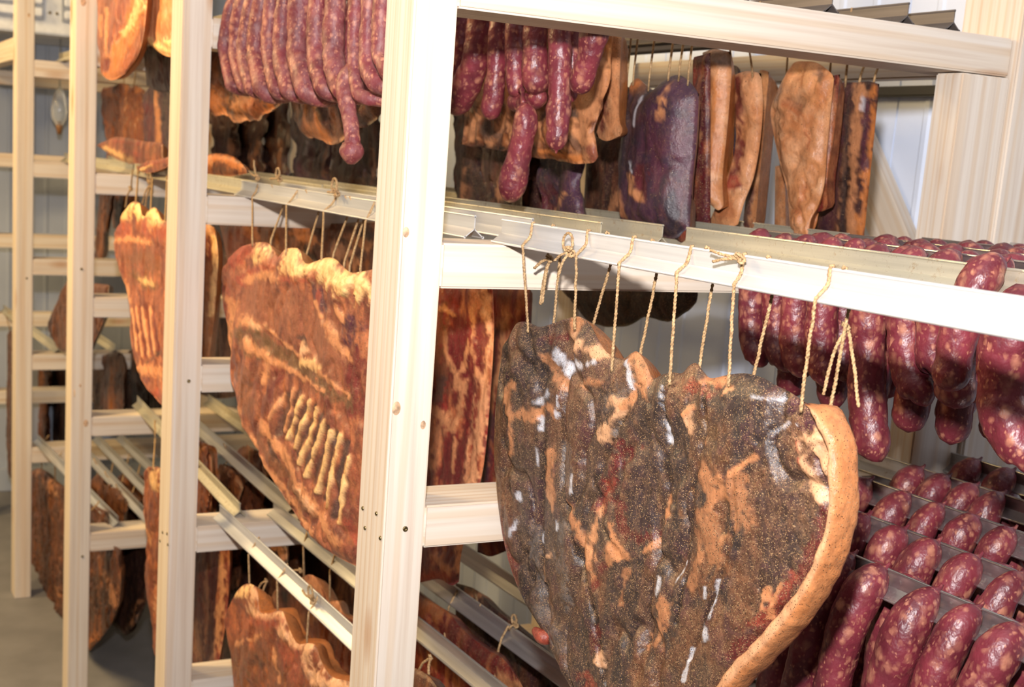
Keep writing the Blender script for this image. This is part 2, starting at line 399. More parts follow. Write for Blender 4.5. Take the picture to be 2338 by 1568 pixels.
for k, y in enumerate(FY):
    fr = empty('rack_frame', (0.5, y + 0.04, ZF)); tag(fr, FL[k], 'rack frame', 'pine ladder frames of the drying rack'); FR.append(fr)
    y0 = y; x0 = 0.0
    board('post', (x0, y0, ZF), (x0 + PWX, y0 + PWY, 1.10 if k < 4 else 0.48), None, fr)
    for j in range(5):
        board('rail', (x0 + PWX, y0 + 0.0, RB[j]), (0.936 if (k == 0 and j == 0) else (0.842 if k == 0 else 0.875), y0 + 0.0885, RT[j]), None, fr)
    if k == 0:
        board('support_post', (0.842, y0 - 0.004, ZF), (0.936, y0 + 0.045, RB[0] - 0.002), None, fr, 0.002)
        board('post', (0.938, y0 - 0.012, ZF), (1.06, y0 + 0.10, 1.10), None, fr, 0.003)
    else:
        board('post', (0.876, y0, ZF), (0.95, y0 + 0.088, 1.10 if k < 4 else 0.48), None, fr)
screw(FR[0], 925, 1207, 'y', 0.0); screw(FR[1], 431, 870, 'y', FY[1]); screw(FR[2], 186, 614, 'y', FY[2]); screw(FR[2], 188, 1270, 'y', FY[2]); screw(FR[3], 61, 635, 'y', FY[3])
for q in ((829, 1160), (860, 1172), (834, 1205), (869, 1228)): screw(FR[0], *q, 'x', 0.0, 0.0026)  # small screw heads standing in for the dents in this post
for q in ((372, 1215), (382, 1218), (366, 1234), (384, 1243)): screw(FR[1], *q, 'x', 0.0, 0.003)
KNOT = mat_plain('pine_knot', (0.50, 0.32, 0.19), 0.6, 0.0, 160.0, 0.4)
def knot(parent, px, py, plane, val, r, asp=1.5):
    p = (aty if plane == 'y' else atx)(px, py, val); a = np.linspace(0, 2 * math.pi, 18, endpoint=False); V = []
    for k_, h in ((1.0, 0.0001), (0.7, 0.0005), (0.01, 0.0006)):
        for t in a:
            u, w = k_ * r * math.cos(t), k_ * r * asp * math.sin(t)
            V.append((p[0] + u, val - h, p[2] + w) if plane == 'y' else (val - h, p[1] + u, p[2] + w))
    return mesh_np('knot', V, [(i * 18 + j, i * 18 + (j + 1) % 18, (i + 1) * 18 + (j + 1) % 18, (i + 1) * 18 + j) for i in range(2) for j in range(18)], KNOT, parent)
for fi, px_, py_, r_ in ((0, 905, 932, .0055), (0, 966, 970, .0035), (0, 927, 530, .004), (2, 196, 966, .0065), (2, 183, 880, .003), (2, 190, 4, .007), (3, 66, 35, .0045)):
    knot(FR[fi], px_, py_, 'y', FY[fi], r_)
knot(FR[2], 170, 897, 'x', 0.0, .0065)
# brace and longitudinal tie
b = beam('brace_board', atx(1905, 210, 1.272), atx(2062, 590, 1.272), 0.085, 0.03, None, None, (1, 0, 0)); tag(b, 'pale diagonal brace board against the blue panelled wall behind the right post', 'board')
_t, _b = atx(1700, 129, 0.965)[2], atx(2100, 178, 0.965)[2]
b = board('tie_beam', (0.962, 0.11, _b), (1.0, 0.985, _t)); tag(b, 'brown longitudinal board behind the hanging hams under the top beam', 'beam')
b = beam('tie_beam', (0.03, 3.09, 0.455), (0.03, 4.30, 0.455), 0.05, 0.07); tag(b, 'short wooden tie beam running back from the leftmost post under the cooler', 'beam')

# ------------------------------------------------------------------ cooler and hanging lamp on the far wall
cz0 = aty(80, 76, 3.75)[2]
ck = empty('air_cooler', (-0.1, 4.0, cz0)); tag(ck, 'white evaporator cooler with louvred front hung in the far left corner', 'cooler')
board('casing', (-0.75, 3.75, cz0), (0.55, 4.35, cz0 + 0.42), WHITE, ck, 0.006)
for (xa, xb) in ((aty(0, 30, 3.74)[0] - 0.25, aty(44, 30, 3.74)[0]), (aty(82, 20, 3.74)[0] - 0.06, aty(100, 20, 3.74)[0]), (aty(142, 20, 3.74)[0], aty(142, 20, 3.74)[0] + 0.3)):
    fr_ = board('louver_frame', (xa, 3.735, cz0 + 0.05), (xb, 3.749, cz0 + 0.33), GREYM, ck, 0.002)
    for j in range(6):
        z = cz0 + 0.06 + j * 0.045
        board('louver', (xa + 0.006, 3.722, z), (xb - 0.006, 3.734, z + 0.03), WHITE, ck, 0.004)
for q in ((114, 29), (130, 31)): screw(ck, *q, 'y', 3.747, 0.0055)
lp = aty(136, 250, 3.9)
lm = empty('hanging_lamp', lp); tag(lm, 'clear oval glass lamp with brown tip hanging before the grey wall', 'lamp')
pr = [(0.004, 0.085), (0.012, 0.075), (0.026, 0.045), (0.034, 0.0), (0.030, -0.035), (0.014, -0.058), (0.011, -0.062)]
aa = np.linspace(0, 2 * math.pi, 20, endpoint=False)
mesh_np('bulb', [(lp[0] + r * math.cos(t), lp[1] + r * math.sin(t), lp[2] + h) for r, h in pr for t in aa], [(i * 20 + j, i * 20 + (j + 1) % 20, (i + 1) * 20 + (j + 1) % 20, (i + 1) * 20 + j) for i in range(len(pr) - 1) for j in range(20)], GLASS, lm)
mesh_np('socket', *tube_np([(lp[0], lp[1], lp[2] - 0.055), (lp[0], lp[1], lp[2] - 0.07), (lp[0], lp[1], lp[2] - 0.095)], np.array([0.014, 0.013, 0.007]), 12), SOCK, lm)
mesh_np('wire', *tube_np([(lp[0], lp[1], lp[2] + 0.08), (lp[0], lp[1], lp[2] * .5 + cz0 * .5), (lp[0], lp[1], cz0 - 0.001)], 0.003, 6), GREYM, lm)

# ------------------------------------------------------------------ drying sticks (inverted-Y extrusions)
def stick_profile():
    t = 0.0007; P = []
    def seg(a, b):
        a = np.array(a); b = np.array(b); d = b - a; n = np.array([-d[1], d[0]]) / np.linalg.norm(d) * t
        return [a + n, b + n, b - n, a - n]
    polys = [seg((0, 0.0115), (0, 0.0275)), seg((0, 0.0120), (-0.0125, 0.0018)), seg((0, 0.0120), (0.0125, 0.0018))]
    for c, r in (((0, 0.0278), 0.0017), ((-0.0128, 0.0017), 0.0017), ((0.0128, 0.0017), 0.0017)):
        a = np.linspace(0, 2 * math.pi, 10, endpoint=False); polys.append([np.array(c) + r * np.array([math.cos(q), math.sin(q)]) for q in a])
    return polys
PROF = stick_profile(); STICK = {}
NSTICK = [0]
def stick(p0, p1, mat, label, group):
    a = np.array(p0, float); b = np.array(p1, float); d = b - a; L = np.linalg.norm(d); t = d / L
    n = np.array([t[1], -t[0], 0]); n /= np.linalg.norm(n)
    if n[0] < 0: n = -n
    u = np.array([0, 0, 1.0]); V = []; Fq = []
    for poly in PROF:
        o = len(V); m_ = len(poly)
        for e in (a, b):
            for q in poly: V.append(e + n * q[0] + u * q[1])
        for i in range(m_): Fq.append((o + i, o + (i + 1) % m_, o + m_ + (i + 1) % m_, o + m_ + i))
        Fq.append(tuple(o + i for i in range(m_))[::-1]); Fq.append(tuple(o + m_ + i for i in range(m_)))
    o = mesh_np('drying_stick', V, Fq, mat, None, None, False)
    return tag(o, label, 'drying stick', group)
ORD = ['frontmost', 'second', 'third', 'fourth', 'fifth', 'sixth', 'seventh']
def row(level, ya, yb, xs, mat, where, group):
    for i, x in enumerate(xs):
        xa, xb = x if isinstance(x, tuple) else (x, x)
        o_ = ORD[i] + ('' if i == 0 else ' from aisle')
        mm = mat[i] if isinstance(mat, list) else mat
        ya_ = ya[i] if isinstance(ya, list) else ya
        stick((xa, ya_, RT[level] + 0.0003), (xb, yb, RT[level] + 0.0003), mm, 'drying stick %s, %s' % (where, o_), group)
row(1, [0.03, 0.028, 0.035, 0.03, 0.028, 0.03], -1.06, [0.147, 0.42, 0.56, 0.70, 0.84, 0.975], [ALU, ALU_Y, ALU_R, ALU_R, ALU_R, ALU_R], 'at eye level above the big ham', 'eye-level sticks nearest the camera')
row(2, 0.06, -1.06, [0.38, 0.517, 0.655, 0.79, 0.925], ALU_R, 'under the sausage loops at lower right', 'sausage sticks at lower right')
row(1, [0.085, 0.075, 0.055, 0.06, 0.05, 0.05], 1.05, [0.138, 0.215, 0.305, 0.405, 0.56, 0.72], [ALU, ALU, ALU_Y, ALU_Y, ALU_Y, ALU_Y], 'at eye level above the slab with bared ribs', 'eye-level sticks behind the near frame')
ALU_B = mat_alu('shaded_aluminium', 0.3, (0.10, 0.05, 0.03), 0.10, 0.16, 0.35, (1, 0.85, 0.78), 0.5)  # shade and dark reflections of the stick undersides put into the metal colour
row(0, 0.012, 1.04, [0.108, 0.30, 0.455, 0.606, 0.741, 0.828], ALU_B, 'on the top rails above the rope of red sausages', 'top sticks behind the near frame')
row(1, 1.02, 2.06, [0.16, 0.29, 0.42, 0.58, 0.74], ALU_Y, 'at eye level between the second and third frames', 'eye-level sticks in the second bay')
row(0, 1.02, 2.06, [0.14, 0.30, 0.46, 0.62, 0.78], ALU_Y, 'on the top rails between the second and third frames', 'top sticks in the second bay')
row(0, 2.05, 3.06, [0.14, 0.30, 0.46, 0.62], ALU_Y, 'on the top rails between the third and fourth frames', 'top sticks in the third bay')
row(1, 2.05, 3.06, [0.16, 0.30, 0.46], ALU_Y, 'at eye level between the third and fourth frames', 'eye-level sticks in the third bay')
row(3, 0.03, 1.03, [(0.12, 0.111), (0.232, 0.222), (0.352, 0.345), (0.475, 0.47), 0.62], [ALU, ALU_G, ALU_G, ALU_G, ALU_G], 'near the bottom slanting behind the near post', 'low sticks behind the near frame')
row(3, 1.03, 2.13, [(0.152, 0.20), (0.262, 0.29), 0.40, 0.55], [ALU_Y, ALU_G, ALU_Y, ALU_Y], 'at low level between the second and third frames', 'low sticks in the second bay')
row(4, 2.045, 3.075, [(0.135, 0.083), (0.225, 0.20), (0.29, 0.28), (0.37, 0.36)], ALU_G, 'at the lowest level by the floor at left', 'lowest sticks at left')
row(3, 3.03, 4.05, [(0.14, 0.10), (0.33, 0.30)], ALU_Y, 'in the farthest bay beside the leftmost post', 'sticks in the farthest bay')

# ------------------------------------------------------------------ meat builder
PAL = dict(F=(208, 142, 96), f=(230, 176, 132), R=(106, 38, 38), D=(66, 54, 52), W=(222, 222, 228), B=(120, 78, 52), P=(80, 42, 56), O=(196, 118, 60),
           G=(128, 122, 118), Y=(250, 200, 135), K=(28, 20, 18), L=(112, 84, 56), T=(176, 96, 58), r=(160, 72, 54), b=(150, 92, 66), t=(226, 160, 112))
BASE = dict(
    ham=[(66, 56, 54), (92, 72, 60), (126, 86, 62), (92, 56, 60)],
    ribs=[(120, 66, 50), (154, 90, 64), (184, 112, 74), (104, 52, 44)],
    belly=[(110, 34, 36), (140, 52, 44), (200, 124, 78), (92, 30, 36)],
    loin=[(120, 62, 40), (146, 80, 50), (176, 100, 56), (104, 44, 36)],
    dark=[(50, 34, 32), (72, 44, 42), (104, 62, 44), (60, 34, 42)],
    brown=[(86, 48, 34), (120, 68, 42), (156, 92, 48), (74, 36, 30)],
    rind=[(200, 134, 86), (216, 154, 108), (190, 120, 74), (226, 172, 128)],
    purple=[(56, 46, 54), (76, 48, 66), (96, 54, 66), (50, 44, 50)])
SCOL = {k: lin(v) for k, v in PAL.items()}
GAIN = 0.78
def polyd(PX, PY, pts):
    pts = [np.array(p, float) for p in pts]; best = None
    if len(pts) == 1: return np.hypot(PX - pts[0][0], PY - pts[0][1])
    for a, b in zip(pts[:-1], pts[1:]):
        d = b - a; L2 = d @ d + 1e-9; t = np.clip(((PX - a[0]) * d[0] + (PY - a[1]) * d[1]) / L2, 0, 1)
        q = np.hypot(PX - a[0] - t * d[0], PY - a[1] - t * d[1]); best = q if best is None else np.minimum(best, q)
    return best
SEED = [11]
def meat(name, label, cat, X, T, top, bot, left=None, right=None, base='ham', strokes=(), amp=0.005, res=0.006, pepper=0.25, group=None, gain=1.0,
         stretch=5.0, tilt=0.0, bulge=1.0, edge=None, freq=26.0, lean=None, dfreq=None, wob=0.0, fb=0.22):
    """slab hanging in the plane x = X (tilt: x grows with image px), thickness T; outline given as four chains of photo points"""
    SEED[0] += 7; sd = SEED[0]; stretch = min(stretch, 5.0)
    left = left or [top[0], bot[0]]; right = right or [top[-1], bot[-1]]
    wpx = max(abs(top[-1][0] - top[0][0]), abs(bot[-1][0] - bot[0][0])); 
    c0 = atx(*top[0], X); c1 = atx(*top[-1], X); c2 = atx(*bot[0], X); c3 = atx(*bot[-1], X)
    wid = max(np.linalg.norm(c1 - c0), np.linalg.norm(c3 - c2), 0.02); hgt = max(np.linalg.norm(c2 - c0), np.linalg.norm(c3 - c1), 0.02)
    nu = int(np.clip(wid / res, 10, 230)); nv = int(np.clip(hgt / res, 12, 230))
    Ct, Cb, Cl, Cr = catmull(top, nu), catmull(bot, nu), catmull(left, nv), catmull(right, nv)
    if wob:
        for cv in (Ct, Cb, Cl, Cr):
            m_ = len(cv); u_ = np.linspace(0, 1, m_); win = np.minimum(1, np.minimum(u_, 1 - u_) * 8)[:, None]
            for ax_ in (0, 1): cv[:, ax_] += (fbm(np.stack([u_ * 5 + cv[0, 0] * .1, 0 * u_ + ax_ * 9 + cv[-1, 1], 0 * u_ + sd], -1), sd + 60, 3) - .5) * 2 * wob * win[:, 0]
    s = np.linspace(0, 1, nu)[None, :, None]; t = np.linspace(0, 1, nv)[:, None, None]
    G = (1 - t) * Ct[None] + t * Cb[None] + (1 - s) * Cl[:, None] + s * Cr[:, None] - ((1 - s) * (1 - t) * Ct[0] + s * (1 - t) * Ct[-1] + (1 - s) * t * Cb[0] + s * t * Cb[-1])
    PX, PY = G[..., 0], G[..., 1]; S = s[..., 0] + 0 * PX; Tt = t[..., 0] + 0 * PX
    P = px_grid_to_x(PX, PY, X)
    if lean: P = P + 0
    ed = edge or T * 0.5
    d = np.minimum(np.minimum(S * wid, (1 - S) * wid), np.minimum(Tt * hgt, (1 - Tt) * hgt)); d = np.clip(d / ed, 0, 1)
    prof = np.sqrt(np.clip(1 - (1 - d) ** 2, 0, 1)); belly_ = 0.75 + 0.25 * np.sin(np.pi * np.clip(S, 0, 1)) * bulge
    q = np.stack([P[..., 1] * freq, P[..., 2] * freq / stretch * 2, 0 * S + sd], -1)
    n1 = fbm(q, sd); n2 = fbm(q * np.array([2.6, 1.6, 1]), sd + 3)
    iso = np.stack([P[..., 1] * 60, P[..., 2] * 60, 0 * S + sd * 1.3], -1); n3 = fbm(iso, sd + 5)
    df = (dfreq or freq * 0.5); qd = np.stack([P[..., 1] * df, P[..., 2] * df * 0.55, 0 * S + sd * 2.1], -1)
    nd = fbm(qd, sd + 40, 3, 0.42); ridge = 1 - np.abs(2 * fbm(qd * 1.9 + 7, sd + 41, 3, .45) - 1)
    disp = amp * ((nd - 0.5) * 3.4 - np.clip(ridge - 0.82, 0, 1) * 4.5 + (n3 - 0.5) * 0.55)
    # colour
    B_ = [lin(c) for c in BASE[base]]
    w1 = smooth(0.34, 0.66, n1)[..., None]; w2 = smooth(0.46, 0.72, n2)[..., None]; w3 = smooth(0.50, 0.72, n3)[..., None]
    C = (B_[0] * (1 - w1) + B_[1] * w1); C = C * (1 - w2 * 0.8) + B_[2] * w2 * 0.8; C = C * (1 - w3 * 0.6) + B_[3] * w3 * 0.6
    pep = np.full(S.shape, pepper)
    jit = (fbm(iso * 0.9 + 31, sd + 9) - 0.5); jit2 = (fbm(iso * 2.7 + 11, sd + 19) - 0.5)
    for st in strokes:
        k, pts, w = st[0], st[1], st[2]; al = st[3] if len(st) > 3 else 1.0; dz = st[4] if len(st) > 4 else None
        jk = 0.35 if len(st) > 4 else 1.0
        dd = polyd(PX, PY, pts) + (jit * 1.3 + jit2 * 1.2) * w * jk; mk = (1 - smooth(w * 0.24, w * 0.66, dd)) * al * 0.92
        C = C * (1 - mk[..., None]) + SCOL[k] * mk[..., None]
        if k in 'fFYWtO': pep = pep * (1 - 0.75 * mk)
        if dz is None: dz = {'F': 0.0012, 'f': 0.002, 'Y': 0.003, 'D': -0.0012, 'K': -0.003, 'R': -0.0008, 'W': 0.0003}.get(k, 0.0)
        disp = disp + dz * mk
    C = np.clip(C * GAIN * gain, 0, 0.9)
    fx = P.copy(); bx = P.copy()
    # side swap: keep the outline plane, swell both ways
    off = T * 0.5 * prof * belly_
    tl = tilt * (S - 0.5)
    # move along the view-independent x axis
    fx[..., 0] = X + tl - (fb * off + disp) * prof
    bo = 1.5 * off; bx[..., 0] = X + tl + bo; bx[..., 1] += 2.0 * bo * smooth(0.15, 1.0, S) * np.minimum(1, 0.35 * wid / T / 1.5); bx[..., 2] -= 0.35 * bo * (1 - smooth(0, .4, Tt))
    V = np.vstack([fx.reshape(-1, 3), bx.reshape(-1, 3)]); N = nu * nv
    idx = np.arange(N).reshape(nv, nu); a, b_, c_, e_ = idx[:-1, :-1].ravel(), idx[:-1, 1:].ravel(), idx[1:, 1:].ravel(), idx[1:, :-1].ravel()
    Fq = np.vstack([np.stack([a, e_, c_, b_], 1), np.stack([a, b_, c_, e_], 1) + N]).tolist()
    bd = np.r_[idx[0, :], idx[1:, -1], idx[-1, -2::-1], idx[-2:0:-1, 0]]; m_ = len(bd)
    for i in range(m_):
        p_, r_ = int(bd[i]), int(bd[(i + 1) % m_]); Fq.append((p_, r_, r_ + N, p_ + N))
    colf = np.concatenate([C, pep[..., None]], -1).reshape(-1, 4); colb = colf.copy()
    rc = lin(PAL['O']) * GAIN * gain * 0.8
    if base in ('ribs', 'ham', 'loin', 'rind'): colb[:, :3] = rc * (0.8 + 0.4 * n3.reshape(-1, 1))
    org = np.array([X, P[..., 1].mean(), P[..., 2].max()])
    root = empty(name, org); tag(root, label, cat, group)
    body = mesh_np('flesh', V, Fq, MEAT, root, np.vstack([colf, colb]), True)
    return root
def rind_strip(root, pts, X, wpx, depth, colk='f', gain=1.0, name='rind', n=90, dx=0.0, amp=0.002, pep=0.05):
    """a fat strip with elliptical section laid along a chain of photo points in the plane x = X"""
    SEED[0] += 3; sd = SEED[0]; C2 = catmull(pts, n); P = px_grid_to_x(C2[:, 0], C2[:, 1], X + dx)
    w = np.interp(np.linspace(0, 1, n), np.linspace(0, 1, len(wpx)), wpx) if not np.isscalar(wpx) else np.full(n, wpx)
    dist = np.linalg.norm((P - CAM) @ CM.T[:, 2:3], axis=1); wm = w * dist / F_PX / 2
    T = np.gradient(P, axis=0); T /= np.linalg.norm(T, axis=1)[:, None]; Nn = np.cross(T, np.array([1.0, 0, 0])); Nn /= np.linalg.norm(Nn, axis=1)[:, None]
    sides = 22; a = np.linspace(0, 2 * math.pi, sides, endpoint=False); taper = np.minimum(1, np.minimum(np.arange(n), np.arange(n)[::-1]) / 5.0 + 0.25)
    ca = np.sign(np.cos(a)) * np.abs(np.cos(a)) ** 0.75; sa = np.sign(np.sin(a)) * np.abs(np.sin(a)) ** 0.75
    V = P[:, None, :] + (wm * taper)[:, None, None] * ca[None, :, None] * Nn[:, None, :] + (depth / 2 * taper)[:, None, None] * sa[None, :, None] * np.array([1.0, 0, 0])
    ns = fbm(V * 70, sd); V = V + (ns - 0.5)[..., None] * amp * 2 * (Nn[:, None, :] * ca[None, :, None] + np.array([1.0, 0, 0]) * sa[None, :, None])
    c1, c2 = lin(PAL[colk]), lin(PAL['O']); k = smooth(0.4, 0.75, fbm(V * 38, sd + 2))[..., None] * 0.6
    back = smooth(0.1, 0.6, ca)[None, :, None] * 0.75
    C = c1 * (1 - k) + lin(PAL['F']) * k; C = C * (1 - back) + c2 * back
    col = np.concatenate([np.clip(C * GAIN * gain, 0, 0.9), np.full(C.shape[:2] + (1,), pep)], -1)
    Fq = [(i * sides + j, i * sides + (j + 1) % sides, (i + 1) * sides + (j + 1) % sides, (i + 1) * sides + j) for i in range(n - 1) for j in range(sides)]
    Fq.append(tuple(range(sides))[::-1]); Fq.append(tuple((n - 1) * sides + j for j in range(sides)))
    o = mesh_np(name, V.reshape(-1, 3), Fq, MEAT, root, col.reshape(-1, 4)); o['label'] = 'orange fat rind'
    return o
def string(root, sx, sz, top_px, bot_px, X, side=-1, foot_px=None, r=0.0017, fine=True, drop=0.008):
    """twine from over the stick (x = sx, feet at z = sz) down one side to the meat"""
    zt = sz + 0.0305; yt = atx(top_px[0], top_px[1], sx)[1]
    yb, zb = atx(bot_px[0], bot_px[1], X)[1:3]
    if foot_px is not None: yf = atx(foot_px[0], foot_px[1], sx + side * 0.0145)[1]
    else: yf = yt * 0.75 + yb * 0.25
    pts = [(sx - side * 0.0015, yt, zt - 0.001), (sx + side * 0.0012, yt, zt + 0.0012), (sx + side * 0.0026, yt, zt - 0.004), (sx + side * 0.0045, yt * 0.6 + yf * 0.4, sz + 0.015), (sx + side * 0.0158, yf, sz + 0.0035), (sx + side * 0.0150, yf, sz - 0.004), (X, yb, zb), (X + 0.001, yb, zb - drop)]
    SEED[0] += 1
    mesh_np('string', *twine_np(pts, r, fine, SEED[0]), TWINE, root)
def bow(root, c, s=0.012, seed=0, tails=((-0.02, -0.012), (0.006, -0.03)), r=0.0016, loop=True):
    """knot with loop and loose ends"""
    rs = random.Random(seed); c = np.array(c, float)
    k = [c + np.array([s * 0.35 * math.cos(t * 2.4) - 0.002, s * 0.45 * math.cos(t), s * 0.45 * math.sin(t * 1.3)]) for t in np.linspace(0, 9, 16)]
    kn = mesh_np('knot', *twine_np(k, r, True, seed), TWINE, root)
    if loop:
        lp_ = [c + np.array([-0.004, s * 0.9 * math.sin(t) + 0.3 * s, s * 1.5 * (1 - math.cos(t)) * 0.6]) for t in np.linspace(0.2, 2 * math.pi - 0.2, 12)]
        mesh_np('loop', *twine_np(lp_, r, True, seed + 1), TWINE, kn)
    for dy, dz in tails:
        tl = [c, c + np.array([-0.006, dy * 0.5, dz * 0.35]), c + np.array([-0.008, dy, dz])]
        mesh_np('loose_end', *twine_np(tl, r, True, seed + 2), TWINE, kn)
    return kn

